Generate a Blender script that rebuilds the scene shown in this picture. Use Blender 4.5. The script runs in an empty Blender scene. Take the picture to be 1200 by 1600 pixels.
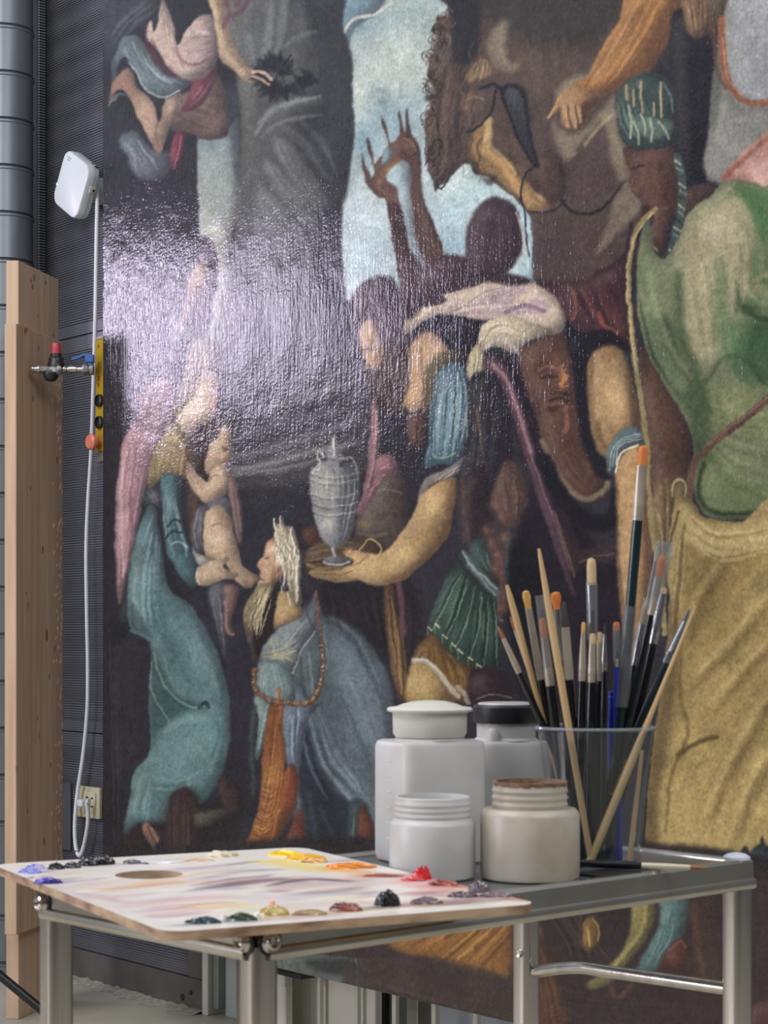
import bpy, bmesh, math, random
import numpy as np
from mathutils import Vector, Matrix
random.seed(3)
sc = bpy.context.scene
COL = sc.collection
# ---------------------------------------------------------------- camera
FPX, CXP, CYP, CAMZ = 2950.0, 600.0, 993.0, 1.10
cam_d = bpy.data.cameras.new('camera'); cam = bpy.data.objects.new('camera', cam_d); COL.objects.link(cam)
cam.location = (0, 0, CAMZ); cam.rotation_euler = (math.pi/2, 0, 0)
cam_d.sensor_fit = 'VERTICAL'; cam_d.sensor_height = 36.0; cam_d.sensor_width = 27.0
cam_d.lens = FPX/1600*36.0; cam_d.shift_x = 0.0; cam_d.shift_y = (CYP-800)/1600
cam_d.clip_start = .05; cam_d.clip_end = 60
cam_d.dof.use_dof = True; cam_d.dof.focus_distance = 4.6; cam_d.dof.aperture_fstop = 20
sc.camera = cam
# ---------------------------------------------------------------- world, lamps, exposure
sc.view_settings.view_transform = 'Standard'; sc.view_settings.look = 'None'
sc.view_settings.exposure = 0.0; sc.view_settings.gamma = 1.0; sc.view_settings.use_curve_mapping = False
W = bpy.data.worlds.new('hall_light'); sc.world = W; W.use_nodes = True
bg = W.node_tree.nodes['Background']; bg.inputs[0].default_value = (.80, .86, 1.0, 1); bg.inputs[1].default_value = .56
def area(name, loc, target, sx, sy, power, color):
    d = bpy.data.lights.new(name, 'AREA'); d.shape = 'RECTANGLE'; d.size = sx; d.size_y = sy; d.energy = power; d.color = color
    o = bpy.data.objects.new(name, d); COL.objects.link(o); o.location = loc
    o.rotation_euler = (Vector(target)-Vector(loc)).to_track_quat('-Z', 'Y').to_euler(); return o
area('ceiling_lamp', (-2.6, 1.6, 4.3), (-.1, 3.2, .8), 3.2, 1.6, 150, (1.0, .97, .92))
area('ceiling_lamp', (1.8, -.4, 4.0), (.2, 3.0, .8), 2.6, 1.4, 95, (1.0, .96, .90))
area('side_window', (-5.6, .9, 1.9), (0, 1.8, .9), 1.6, 2.2, 130, (.93, .90, 1.0))
def mirror(px, py, k):                                                  # where a lamp stands whose reflection in the varnish shows here
    n = Vector((-.776, -.631, 0)).normalized(); d = Vector(((px-CXP)/FPX, 1, -(py-CYP)/FPX)); tt = -2.719/d.dot(n); p = Vector((0, 0, CAMZ))+d*tt
    r = d-2*d.dot(n)*n; r.normalize(); return p+r*k, p
for px_, py_, sx_, sy_, pw_ in ((180, 525, .34, .80, 28), (435, 500, .46, .62, 14)):
    l_, t_ = mirror(px_, py_, 4.2); area('left_window', l_, t_, sx_, sy_, pw_, (.86, .76, 1.0))
# ---------------------------------------------------------------- helpers
def srgb(h):
    c = [int(h[i:i+2], 16)/255 for i in (0, 2, 4)]
    return tuple(v/12.92 if v <= .04045 else ((v+.055)/1.055)**2.4 for v in c)+(1.0,)
def P(px, py, Z): return Vector(((px-CXP)/FPX*Z, Z, CAMZ-(py-CYP)/FPX*Z))
def Pz(px, py, z):
    Z = (CAMZ-z)*FPX/(py-CYP); return Vector(((px-CXP)/FPX*Z, Z, z))
def mat(name, col, rough=.5, metal=0.0, col2=None, scale=20.0, stretch=(1, 1, 1), bump=0.0, bscale=None, var=.5, coat=0.0, spec=.5, trans=0.0, lo=.35, hi=.65, detail=4.0):
    m = bpy.data.materials.new(name); m.use_nodes = True; nt = m.node_tree; N = nt.nodes; L = nt.links; b = N['Principled BSDF']
    b.inputs['Roughness'].default_value = rough; b.inputs['Metallic'].default_value = metal; b.inputs['Specular IOR Level'].default_value = spec
    b.inputs['Coat Weight'].default_value = coat; b.inputs['Transmission Weight'].default_value = trans
    tc = N.new('ShaderNodeTexCoord'); mp = N.new('ShaderNodeMapping'); mp.inputs['Scale'].default_value = stretch; L.new(tc.outputs['Object'], mp.inputs[0])
    nz = N.new('ShaderNodeTexNoise'); nz.inputs['Scale'].default_value = scale; nz.inputs['Detail'].default_value = detail; L.new(mp.outputs[0], nz.inputs['Vector'])
    rp = N.new('ShaderNodeValToRGB'); rp.color_ramp.elements[0].position = lo; rp.color_ramp.elements[1].position = hi
    rp.color_ramp.elements[0].color = srgb(col); rp.color_ramp.elements[1].color = srgb(col2 or col); L.new(nz.outputs['Fac'], rp.inputs[0]); L.new(rp.outputs[0], b.inputs['Base Color'])
    if bump:
        n2 = N.new('ShaderNodeTexNoise'); n2.inputs['Scale'].default_value = bscale or scale*4; L.new(mp.outputs[0], n2.inputs['Vector'])
        bp = N.new('ShaderNodeBump'); bp.inputs['Strength'].default_value = bump; bp.inputs['Distance'].default_value = .002; L.new(n2.outputs['Fac'], bp.inputs['Height']); L.new(bp.outputs[0], b.inputs['Normal'])
    return m
def wm(o):
    return (wm(o.parent) if o.parent else Matrix()) @ o.matrix_basis
def setw(o, M):
    o.matrix_basis = (wm(o.parent).inverted() if o.parent else Matrix()) @ M
def obj(name, bm, m, parent=None, smooth=False):
    me = bpy.data.meshes.new(name)
    if isinstance(bm, bmesh.types.BMesh):
        bmesh.ops.recalc_face_normals(bm, faces=bm.faces); bm.to_mesh(me); bm.free()
    else: me = bm
    for x in (m if isinstance(m, (list, tuple)) else [m]): me.materials.append(x)
    if smooth:
        me.polygons.foreach_set('use_smooth', [True]*len(me.polygons))
        try: me.set_sharp_from_angle(angle=math.radians(40))
        except Exception: pass
    o = bpy.data.objects.new(name, me); COL.objects.link(o)
    if parent: o.parent = parent
    return o
def thing(name, label, cat, loc=(0, 0, 0), rot=(0, 0, 0), group=None):
    o = bpy.data.objects.new(name, None); COL.objects.link(o); o.empty_display_size = .05
    o.location = loc; o.rotation_euler = rot; return tag(o, label, cat, group)
def tag(o, label, cat, group=None):
    o['label'] = label; o['category'] = cat
    if group: o['group'] = group
    return o
def struct(name, bm, m, parent=None, smooth=False):
    o = obj(name, bm, m, parent, smooth)
    if not parent: o['kind'] = 'structure'
    return o
def bx(bm, x0, x1, y0, y1, z0, z1, bev=0.0, seg=2):
    r = bmesh.ops.create_cube(bm, size=1.0); vs = r['verts']
    for v in vs: v.co = Vector(((x0+x1)/2+v.co.x*(x1-x0), (y0+y1)/2+v.co.y*(y1-y0), (z0+z1)/2+v.co.z*(z1-z0)))
    if bev:
        es = list({e for v in vs for e in v.link_edges}); bmesh.ops.bevel(bm, geom=es, offset=bev, segments=seg, profile=.5, affect='EDGES')
    return bm
def rbox(x0, x1, y0, y1, z0, z1, r, seg=4, tb=.0, n=None):
    """upright box with rounded vertical corners and softened top and bottom rims"""
    bm = bmesh.new(); prof = []
    def loop(ins, z):
        o = []
        for cx, cy, a0 in ((x1-r, y1-r, 0), (x0+r, y1-r, 90), (x0+r, y0+r, 180), (x1-r, y0+r, 270)):
            for k in range(seg+1):
                a = math.radians(a0+90*k/seg); o.append(bm.verts.new((cx+(r-ins)*math.cos(a), cy+(r-ins)*math.sin(a), z)))
        return o
    lv = [(tb, z0), (tb*.3, z0+tb*.3), (0, z0+tb), (0, z1-tb), (tb*.3, z1-tb*.3), (tb, z1)] if tb else [(0, z0), (0, z1)]
    Ls = [loop(i, z) for i, z in lv]
    for a, b in zip(Ls, Ls[1:]):
        for k in range(len(a)): bm.faces.new((a[k], a[(k+1) % len(a)], b[(k+1) % len(a)], b[k]))
    bm.faces.new(Ls[0][::-1]); bm.faces.new(Ls[-1]); return bm
def lathe(prof, seg=24, bm=None, sx=1.0, sy=1.0, cap=True, org=(0, 0, 0)):
    """prof: (radius, z[, flatten]) rings"""
    bm = bm or bmesh.new(); rings = []
    for p in prof:
        r, z = p[0], p[1]; fl = p[2] if len(p) > 2 else 1.0
        rings.append([bm.verts.new((org[0]+r*sx*math.cos(2*math.pi*k/seg)*(1/fl if fl < 1 else 1)**.5, org[1]+r*sy*fl*math.sin(2*math.pi*k/seg), org[2]+z)) for k in range(seg)])
    for a, b in zip(rings, rings[1:]):
        for k in range(seg): bm.faces.new((a[k], a[(k+1) % seg], b[(k+1) % seg], b[k]))
    if cap: bm.faces.new(rings[0][::-1]); bm.faces.new(rings[-1])
    return bm
def spline(pl, n=8):
    pl = [Vector(p) for p in pl]; out = []
    for i in range(len(pl)-1):
        a, b, c, d = pl[max(i-1, 0)], pl[i], pl[i+1], pl[min(i+2, len(pl)-1)]
        for k in range(n):
            t = k/n; out.append(.5*((2*b)+(c-a)*t+(2*a-5*b+4*c-d)*t*t+(3*b-a-3*c+d)*t**3))
    out.append(pl[-1]); return out
def tube(path, r, seg=12, bm=None, prof=None):
    """sweep a circle (or a profile of (u,v)) along a path"""
    bm = bm or bmesh.new(); path = [Vector(p) for p in path]; rings = []; up = Vector((0, 0, 1))
    for i, p in enumerate(path):
        t = (path[min(i+1, len(path)-1)]-path[max(i-1, 0)]).normalized()
        ref = up if abs(t.z) < .9 else Vector((0, 1, 0))
        s = t.cross(ref).normalized(); u = s.cross(t).normalized()
        rr = r[i] if isinstance(r, (list, tuple)) else r
        pr = prof or [(rr*math.cos(2*math.pi*k/seg), rr*math.sin(2*math.pi*k/seg)) for k in range(seg)]
        rings.append([bm.verts.new(p+s*a+u*b) for a, b in pr])
    m = len(rings[0])
    for a, b in zip(rings, rings[1:]):
        for k in range(m): bm.faces.new((a[k], a[(k+1) % m], b[(k+1) % m], b[k]))
    bm.faces.new(rings[0][::-1]); bm.faces.new(rings[-1]); return bm
def xf(bm, M):
    bmesh.ops.transform(bm, matrix=M, verts=bm.verts); return bm
# ---------------------------------------------------------------- picture painter (numpy brushwork, gives per-vertex paint colours)
PX0, PY0, PW, PH = 150, -12, 1080, 1640
rng = np.random.default_rng(7)
CV = np.zeros((PH, PW, 3), np.float32)
CLIP = [None]
def hexc(h): return np.array([int(h[i:i+2], 16)/255.0 for i in (0, 2, 4)], np.float32)
def pts(s):
    if isinstance(s, str): s = [tuple(float(v) for v in p.split(',')) for p in s.split()]
    return np.array(s, np.float32)
def crom(P, closed, n=6):
    m = len(P); out = []
    for i in range(m if closed else m-1):
        if closed: a, b, c, d = P[i-1], P[i], P[(i+1) % m], P[(i+2) % m]
        else: a, b, c, d = P[max(i-1, 0)], P[i], P[i+1], P[min(i+2, m-1)]
        t = np.linspace(0, 1, n, endpoint=False)[:, None]
        out.append(.5*((2*b)+(c-a)*t+(2*a-5*b+4*c-d)*t*t+(3*b-a-3*c+d)*t**3))
    if not closed: out.append(P[-1:])
    return np.concatenate(out)
def bblur(m, r):
    r = int(round(r))
    if r < 1: return m
    for _ in range(2):
        for ax in (0, 1):
            c = np.cumsum(np.pad(m, [(r+1, r) if a == ax else (0, 0) for a in (0, 1)], mode='edge'), axis=ax, dtype=np.float64)
            m = (c[2*r+1:]-c[:-2*r-1])/(2*r+1) if ax == 0 else (c[:, 2*r+1:]-c[:, :-2*r-1])/(2*r+1)
    return m.astype(np.float32)
def box(P, pad):
    x0 = int(max(P[:, 0].min()-pad-PX0, 0)); x1 = int(min(P[:, 0].max()+pad-PX0+2, PW))
    y0 = int(max(P[:, 1].min()-pad-PY0, 0)); y1 = int(min(P[:, 1].max()+pad-PY0+2, PH))
    return x0, x1, y0, y1
def F(s, col, soft=1.5, a=1.0, smooth=True, clip=False, keep=True, sh=1.0):
    """fill a closed outline; col = hex, or (x0,y0,hex,x1,y1,hex) for a blend"""
    P = pts(s)
    if smooth: P = crom(P, True)
    x0, x1, y0, y1 = box(P, 3*soft+2)
    if x1 <= x0 or y1 <= y0: return
    m = np.zeros((y1-y0, x1-x0), np.float32)
    Q = np.roll(P, -1, axis=0); gx = np.arange(x0, x1)+PX0+.5
    for r in range(y1-y0):
        y = r+y0+PY0+.5
        k = (P[:, 1] <= y) != (Q[:, 1] <= y)
        if not k.any(): continue
        xs = np.sort(P[k, 0]+(y-P[k, 1])*(Q[k, 0]-P[k, 0])/(Q[k, 1]-P[k, 1]))
        for j in range(0, len(xs)-1, 2):
            m[r] = np.maximum(m[r], np.clip(gx-xs[j]+.5, 0, 1)*np.clip(xs[j+1]-gx+.5, 0, 1))
    m = bblur(m, soft*.6)
    if clip and CLIP[0] is not None: m = m*CLIP[0][y0:y1, x0:x1]
    if keep and not clip:
        CLIP[0] = np.zeros((PH, PW), np.float32); CLIP[0][y0:y1, x0:x1] = m
    put(x0, x1, y0, y1, m*a, col)
    if smooth and not clip and soft <= 4 and sh > 0:      # rounded modelling, as a painter turns the form away from the light
        R = int(max(3, min(16, min(x1-x0, y1-y0)/6)))
        mb = bblur(np.pad(m, 3*R), R)
        gy, gx = np.gradient(mb); k = 3*R; mb = mb[k:-k, k:-k]; gx = gx[k:-k, k:-k]; gy = gy[k:-k, k:-k]
        d = np.clip((1-mb)*1.7-.25, 0, 1); lit = (gx*.8+gy*.35)*R*1.6
        v = CV[y0:y1, x0:x1]; e = (np.clip(d*.42-lit*.55, -.22, .62)*m*a*sh)[..., None]
        v += np.where(e > 0, (hexc('221d24')-v)*e, (hexc('e8dcc0')-v)*(-e*.55))
def put(x0, x1, y0, y1, m, col):
    if isinstance(col, str): c = hexc(col)
    else:
        xa, ya, ca, xb, yb, cb = col
        Y, X = np.mgrid[y0+PY0:y1+PY0, x0+PX0:x1+PX0]
        t = np.clip(((X-xa)*(xb-xa)+(Y-ya)*(yb-ya))/((xb-xa)**2+(yb-ya)**2), 0, 1)[..., None]
        c = hexc(ca)*(1-t)+hexc(cb)*t
    v = CV[y0:y1, x0:x1]; v += (c-v)*m[..., None]
def S(s, w, col, a=1.0, soft=None, taper=0, clip=False, raw=False):
    """brush stroke; taper 0 none, 1 both ends, 2 end, 3 start"""
    P = pts(s)
    if not raw and len(P) > 2: P = crom(P, False, 5)
    soft = max(1.2, w*.35) if soft is None else soft
    x0, x1, y0, y1 = box(P, w/2+soft+1)
    if x1 <= x0 or y1 <= y0: return
    m = np.zeros((y1-y0, x1-x0), np.float32); n = len(P)-1
    for i in range(n):
        A, B = P[i], P[i+1]; t = (i+.5)/n
        hw = w/2*({0: 1, 1: math.sin(math.pi*t)**.6, 2: (1-t)**.7, 3: t**.7}[taper])
        bx = box(np.array([A, B]), hw+soft+1); a0, a1, b0, b1 = max(bx[0], x0), min(bx[1], x1), max(bx[2], y0), min(bx[3], y1)
        if a1 <= a0 or b1 <= b0: continue
        Y, X = np.mgrid[b0:b1, a0:a1]; X = X+PX0+.5-A[0]; Y = Y+PY0+.5-A[1]
        D = B-A; L = float(D@D)+1e-6; u = np.clip((X*D[0]+Y*D[1])/L, 0, 1)
        d = np.hypot(X-u*D[0], Y-u*D[1])
        sub = m[b0-y0:b1-y0, a0-x0:a1-x0]; np.maximum(sub, np.clip((hw-d)/soft+.5, 0, 1), out=sub)
    if clip and CLIP[0] is not None: m = m*CLIP[0][y0:y1, x0:x1]
    put(x0, x1, y0, y1, m*a, col)
def B(x, y, rx, ry, col, a=1.0, ang=0, clip=False, hard=1.0):
    """soft blob"""
    R = max(rx, ry)*2.2; x0, x1, y0, y1 = box(np.array([[x, y]], np.float32), R)
    if x1 <= x0 or y1 <= y0: return
    Y, X = np.mgrid[y0:y1, x0:x1]; X = X+PX0-x; Y = Y+PY0-y; c, s = math.cos(math.radians(ang)), math.sin(math.radians(ang))
    d = ((X*c+Y*s)/rx)**2+((-X*s+Y*c)/ry)**2
    m = np.exp(-d**hard*1.2).astype(np.float32)
    if clip and CLIP[0] is not None: m = m*CLIP[0][y0:y1, x0:x1]
    put(x0, x1, y0, y1, m*a, col)
def M(g1, g2, n, cols, w, a=.5, jit=2.0, clip=True, taper=1, cut=.35):
    """a family of n strokes between two guide lines: folds, hair, hatching"""
    A, Bq = crom(pts(g1), False, 5), crom(pts(g2), False, 5)
    k = 14; ia = np.linspace(0, len(A)-1, k); ib = np.linspace(0, len(Bq)-1, k)
    ra = np.stack([np.interp(ia, np.arange(len(A)), A[:, c]) for c in (0, 1)], 1)
    rb = np.stack([np.interp(ib, np.arange(len(Bq)), Bq[:, c]) for c in (0, 1)], 1)
    for i in range(n):
        t = (i+rng.uniform(.1, .9))/n
        s0 = int(rng.uniform(0, cut)*k); s1 = k-int(rng.uniform(0, cut)*k)
        L = (ra*(1-t)+rb*t)[s0:max(s1, s0+3)]+rng.normal(0, jit, (1, 2))+rng.normal(0, jit*.12, (max(s1, s0+3)-s0, 2))[:len((ra)[s0:max(s1, s0+3)])]
        S(L, w*rng.uniform(.6, 1.4), cols[i % len(cols)], a*rng.uniform(.6, 1.1), taper=taper, clip=clip)
def noise(step, amp, seed):
    r = np.random.default_rng(seed); g = r.normal(0, amp, (PH//step+3, PW//step+3)).astype(np.float32)
    y = np.arange(PH)/step; x = np.arange(PW)/step; yi = y.astype(int); xi = x.astype(int); fy = (y-yi)[:, None]; fx = (x-xi)[None]
    fy = fy*fy*(3-2*fy); fx = fx*fx*(3-2*fx)
    return (g[yi][:, xi]*(1-fy)*(1-fx)+g[yi+1][:, xi]*fy*(1-fx)+g[yi][:, xi+1]*(1-fy)*fx+g[yi+1][:, xi+1]*fy*fx)

def paint_picture():
    CV[:] = hexc('2d2b34')
    # ---- sky, strip of sky, column
    F('515,-20 860,-20 860,470 500,470', (600,0,'97aaa8',640,420,'a3b6bb'), 1, smooth=False)
    B(560,40,70,30,'6b8a98',.9); F('522,-20 600,-20 590,18 555,45 535,90 524,60','5f7f90',4); S('536,52 552,30 585,22 612,4',5,'d6cdb4',.7)
    B(620,90,60,70,'a9b6aa',.9); B(600,150,50,40,'b4bfb0',.8); B(560,180,12,90,'c2c8b4',.6); B(690,40,20,50,'96a9a8',.7)
    B(570,225,22,45,'6f93a4',.95); B(625,185,45,40,'7c9dab',.8); B(600,165,18,30,'6c8d9c',.6); B(680,190,20,30,'8fa8a8',.7)
    B(640,170,70,22,'8fa9ae',.5); B(665,170,10,14,'aebdb8',.5)
    B(565,330,35,60,'b3c2c6',.9); B(575,400,30,50,'a0b6c2',.9); B(600,300,30,40,'b6c5c2',.8); B(545,290,10,20,'8fa9ae',.5)
    B(720,290,45,30,'b0c6c0',.95); B(745,300,40,25,'a4c0c4',.9); B(708,330,30,25,'9cbcc8',.9); B(705,390,28,40,'80a4b2',.95); B(640,330,20,60,'9fb7bb',.8); B(650,400,10,60,'9cb6c4',.7)
    S('700,300 716,282 738,262 752,262 764,276 790,288 812,315',3,'c9d0bf',.6)
    F('820,300 838,330 845,400 832,448 800,446 815,400 812,340','93b2bb',2)
    # column and dark trunk
    F('352,-20 522,-20 534,40 548,90 550,150 553,205 548,250 541,300 533,330 534,400 540,470 556,520 570,620 570,700 560,740 350,760 345,640 350,480 362,400 372,300 376,200 366,100 350,40', (380,0,'5a5b58',560,60,'37373a'), 3)
    F('350,300 540,340 560,520 570,700 350,760 345,560','45444d',30,.6,clip=True)
    F('450,-20 525,-20 548,90 553,205 535,330 536,470 470,470 492,400 500,300 470,190 500,90','34353c',12,.9,clip=True)
    for g in ('392,0 385,40 396,90','425,0 420,50 410,100','445,-5 440,40 432,80'): S(g,13,'7c8080',.45,6,1,True)
    S('398,210 415,180 445,164 500,150',9,'8a8d8a',.75,6,1,True); S('405,215 440,190 500,180',6,'75787a',.6,5,1,True); S('440,75 470,55 495,50',9,'7b7e7c',.5,6,1,True)
    for g,w in (('400,-5 395,60 400,130',40),('470,0 468,60 450,120',22),('440,170 420,230 400,320 395,420',46),('405,200 440,168 500,156',16)): S(g,w,'74777a',.30,w*.8,1,True)
    for i,g in enumerate(('440,225 470,275 505,320','420,262 450,300 488,352','408,305 440,350 478,400','402,350 432,400 455,450','400,400 425,450 440,510')):
        S(g,24,'a4a5a3',.50,18,1,True); S(pts(g)+(9,12),16,'26272d',.40,13,1,True)
    for i,g in enumerate(('430,215 440,240 470,285 500,330','415,250 440,285 480,330 500,380','405,290 440,330 475,380 485,430','400,330 430,370 455,410 470,470','440,195 480,230 512,280','395,380 425,420 445,470 455,520','470,190 505,225 525,270')):
        S(g,13-i,'8d8f90',.32,9,1,True); S(pts(g)+6,5,'2c2d33',.3,5,1,True)
    M('385,330 400,420 395,560','500,330 480,440 470,560',16,['7a7a80','2f2f37','5f6066'],7,.4)
    # rocks under the column
    F('345,640 420,620 560,560 585,600 590,700 560,745 470,745 370,760 350,760','3c3a40',12)
    for g,c in (('352,745 430,720 560,690','8a8482'),('350,715 430,700 560,655','77737a'),('360,690 440,660 540,640','6a6670'),('370,655 450,625 560,595','74707a'),('430,620 500,590 570,575','5f5b66'),('350,735 420,735 500,720','6e6968')): S(g,12,c,.6,9,1)
    M('350,750 450,735 570,700','350,700 450,680 570,620',12,['8e8888','35333b','66626a'],4,.35,clip=False)
    # strip of sky on the left
    F('312,205 357,200 372,190 375,300 368,345 362,365 356,420 350,500 343,545 328,545 331,480 340,440 337,395 325,372 312,370', (330,220,'7f9090',330,380,'a5a99b'), 2)
    B(330,225,26,12,'6a7f86',.8,clip=True); B(345,300,16,40,'93a19a',.7,clip=True); B(335,360,20,12,'b2b2a0',.8,clip=True); B(340,520,9,30,'4a5454',.8,clip=True)
    F('335,150 375,150 373,300 356,200 345,190','3a4448',5,.6)
    # upper left dark and cloud
    F('150,-20 240,-20 225,30 190,55 165,90','44454d',14,.8); M('165,60 185,30 225,-5','180,80 210,40 250,10',7,['62656e','4a4c55'],7,.4,clip=False)
    # ---- flying angel
    F('252,165 300,140 335,112 350,140 356,175 358,205 352,214 332,219 313,216 300,208 272,205 262,190','66504b',2)
    B(335,190,20,18,'7a5c52',.6,clip=True); M('270,180 310,200 345,205','300,150 330,150 350,170',6,['4a3a3a','7d6156'],4,.4)
    F('274,208 289,208 288,225 281,255 268,263 263,250 268,225','7e3043',2); S('283,212 280,235 272,258',3,'b06070',.6,clip=True)
    F('186,215 198,206 214,207 224,220 240,235 262,238 266,255 256,275 236,283 214,277 205,262 199,242 189,232','5f6872',2.5)
    M('190,220 210,240 215,275','215,208 235,240 260,262',8,['8b949c','454c56','74808a'],4,.6)
    S('175,160 190,150 208,165 222,192',6,'6f7e84',.8,3,1); S('170,165 180,150 200,150 226,190',3,'9aa6aa',.5)
    F('186,150 215,150 236,185 240,215 215,195 195,170','27272e',3)
    F('172,150 176,130 183,118 198,107 206,114 213,134 232,153 241,168 246,190 250,186 256,160 262,148 281,146 276,168 266,195 258,215 253,234 246,239 239,228 224,200 210,170 197,144 184,141 170,160', (200,110,'b07f66',250,230,'b8977a'), 1.3)
    B(183,133,12,10,'a06a58',.6,clip=True); B(265,170,8,20,'c2a585',.7,clip=True); B(225,165,10,20,'b89a7c',.6,clip=True); B(247,230,8,10,'a8705e',.7,clip=True); S('246,192 244,210 248,232',3,'7a5a4c',.7,clip=True)
    F('188,62 200,55 216,58 230,75 245,98 262,118 300,124 290,138 270,150 252,153 234,147 220,130 207,106 196,88 185,100 178,130 175,115 176,95 182,80','607378',2)
    M('190,62 205,100 230,140','225,65 250,110 290,130',12,['9fb0b2','445459','7f9296'],4,.55); S('194,92 208,105 222,132 252,152 280,142',3,'bcc9c8',.6,clip=True)
    F('228,62 240,80 262,108 275,120 300,124 322,116 338,100 330,140 312,165 290,174 284,170 296,145 300,128 270,120 245,100 230,80','7a3b49',2)
    M('290,170 310,145 335,108','300,165 320,150 335,125',4,['a36a72','5b2a38'],3,.5)
    F('227,50 236,32 240,50 247,35 250,12 253,0 262,14 271,40 276,70 290,48 308,27 325,23 334,35 339,55 341,80 334,104 318,120 298,125 278,118 262,104 248,82 232,64', (240,60,'c0a48f',330,80,'b3958f'), 1.3)
    M('250,10 262,60 290,112','270,40 275,80 300,120',6,['d7c3a8','8f6f6a'],3,.6); M('278,72 300,50 330,50','290,100 315,105 338,90',8,['c9aaa8','8c6672','d8c0b8'],4,.5)
    S('276,72 285,95 308,100 330,88',4,'8a5060',.6,clip=True); S('236,62 252,92 275,116',5,'94505c',.6,clip=True); B(300,75,14,14,'c4a39a',.6,clip=True); B(290,108,14,6,'c9b696',.7,clip=True)
    F('322,-15 347,-15 352,25 360,60 378,94 392,108 408,108 420,124 416,128 404,124 408,130 396,133 384,127 364,110 346,96 341,75 336,40','b99672',1.3)
    S('330,0 342,50 352,85 380,115',9,'cdae86',.6,6,0,True); S('350,40 362,72 385,105',4,'8b6a50',.6,3,0,True)
    for g in ('350,-5 358,20 352,40','372,-10 368,10','395,-10 380,15 362,25'): S(g,8,'6e3f4a',.7)
    for k in range(34):
        a_ = k*2.4; rr_ = 8+34*((k*.618) % 1); x = 436+rr_*math.cos(a_)*1.15; y = 112+rr_*math.sin(a_)*.95; r = math.degrees(a_)+rng.uniform(-35, 35)
        c, s_ = math.cos(math.radians(r)), math.sin(math.radians(r)); L_ = rng.uniform(13, 22); w_ = rng.uniform(5, 9)
        F([(x-L_*c, y-L_*s_), (x-3*c-w_*s_, y-3*s_+w_*c), (x+L_*c, y+L_*s_), (x-3*c+w_*s_, y-3*s_-w_*c)], ['23242b', '2a2c33', '1f2027'][k % 3], 1.0, .88, smooth=False, keep=False)
    for g in ('400,118 430,112 470,120','420,80 432,110 428,150','455,85 440,110 450,145'): S(g, 2, '1d1e24', .8)
    S('396,112 412,114 424,124',5,'c09a80',.9); S('396,120 410,126 420,132',4,'b88d74',.9)
    # ---- old man in the shadow, pink robed figure at left
    F('312,372 325,370 336,390 340,420 334,460 328,500 300,520 280,500 290,440 305,400','3c2d33',4); F('320,408 325,430 318,455 300,470 292,462 298,430 310,410','9b7650',3); S('296,470 285,500 272,530',14,'8a6a4e',.6,9)
    F('213,625 232,600 262,590 270,620 258,660 240,700 228,680 218,660','a57f84',6,.85)
    F('192,690 205,668 216,655 226,668 236,690 244,672 258,665 262,680 244,712 232,748 222,785 214,830 206,880 196,915 187,944 182,915 180,850 180,800 184,745','ae7c83',2)
    M('200,680 188,780 186,935','232,700 212,800 196,910',12,['cb9ba0','8a5660','b98890'],5,.5); S('214,700 204,780 207,830',4,'7e4c58',.6,clip=True); S('192,720 190,800 193,900',4,'d5a9ab',.6,clip=True)
    # ---- mother: dark mantle, dress, shawl
    F('236,735 250,760 245,800 262,880 300,950 350,1030 330,1040 240,1000 205,985 178,1010 176,980 190,940 208,860 222,790','252b33',4)
    F('232,792 244,800 251,850 258,900 268,925 290,940 312,965 333,1005 348,1050 358,1100 360,1140 354,1180 344,1215 325,1245 308,1256 270,1238 262,1285 245,1288 215,1288 200,1305 194,1290 203,1240 210,1205 232,1180 236,1150 233,1105 235,1060 236,1010 222,996 206,986 200,960 200,930 205,880 214,835', (220,800,'4e6f74',330,1100,'547a79'), 2)
    M('240,800 215,880 208,975','250,850 252,920 262,990',14,['7da09e','3c5a5e','668a8a','89abA9'.lower()],6,.5)
    M('225,995 245,1080 330,1110','310,970 345,1060 350,1110',10,['6f9492','4c6c6e'],8,.35)
    F('236,1015 246,1030 262,1062 285,1090 318,1098 322,1112 290,1115 262,1140 240,1170 234,1110','34504f',7,.85,clip=True); S('240,1020 256,1070 296,1104 320,1102',4,'86a8a4',.5,clip=True)
    S('236,1030 238,1080 262,1125 266,1140',3,'7fa09c',.5,clip=True); S('310,1106 320,1098 326,1106',6,'1f2c30',.8)
    F('262,1130 290,1112 325,1110 350,1130 350,1180 320,1215 270,1225 235,1215 240,1170','5f8785',10,.8,clip=True); B(300,1170,35,22,'6f9692',.6,clip=True)
    S('262,960 300,1010 335,1080',26,'70928f',.35,20,1,True); S('240,900 250,980 290,1060',16,'39585a',.4,12,1,True); S('214,880 212,940 220,985',10,'7fa09c',.4,7,1,True); S('340,1010 352,1080 350,1140',12,'3a5757',.5,9,1,True); S('246,1150 280,1128 320,1124',10,'86a7a1',.4,8,1,True)
    M('240,1200 290,1215 340,1180','225,1240 270,1235 330,1215',8,['6f9591','41605f','7da29d'],5,.45); S('352,1100 350,1160 330,1225 308,1252',9,'3d5e5c',.6,6,0,True); S('338,1125 342,1150 330,1185',5,'3f6061',.5,clip=True)
    M('215,1215 205,1255 200,1300','255,1225 250,1260 245,1285',6,['7ba19c','46686a'],5,.5)
    F('205,940 232,985 240,1000 222,1000 206,985','2d3c40',4,.5,clip=True); S('205,985 222,992 236,1000',6,'5b7a78',.6)
    B(238,775,16,16,'55545f',.9); M('228,765 238,780 250,790','235,760 245,775 252,782',5,['8b8c96','3a3a44'],2.5,.5,clip=False)
    # brown lining, face, veil
    F('294,690 302,672 325,672 330,720 322,770 318,830 306,850 296,820 292,760','3f2f2f',4); S('300,720 306,790 298,840',6,'5f443e',.6,4)
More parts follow.
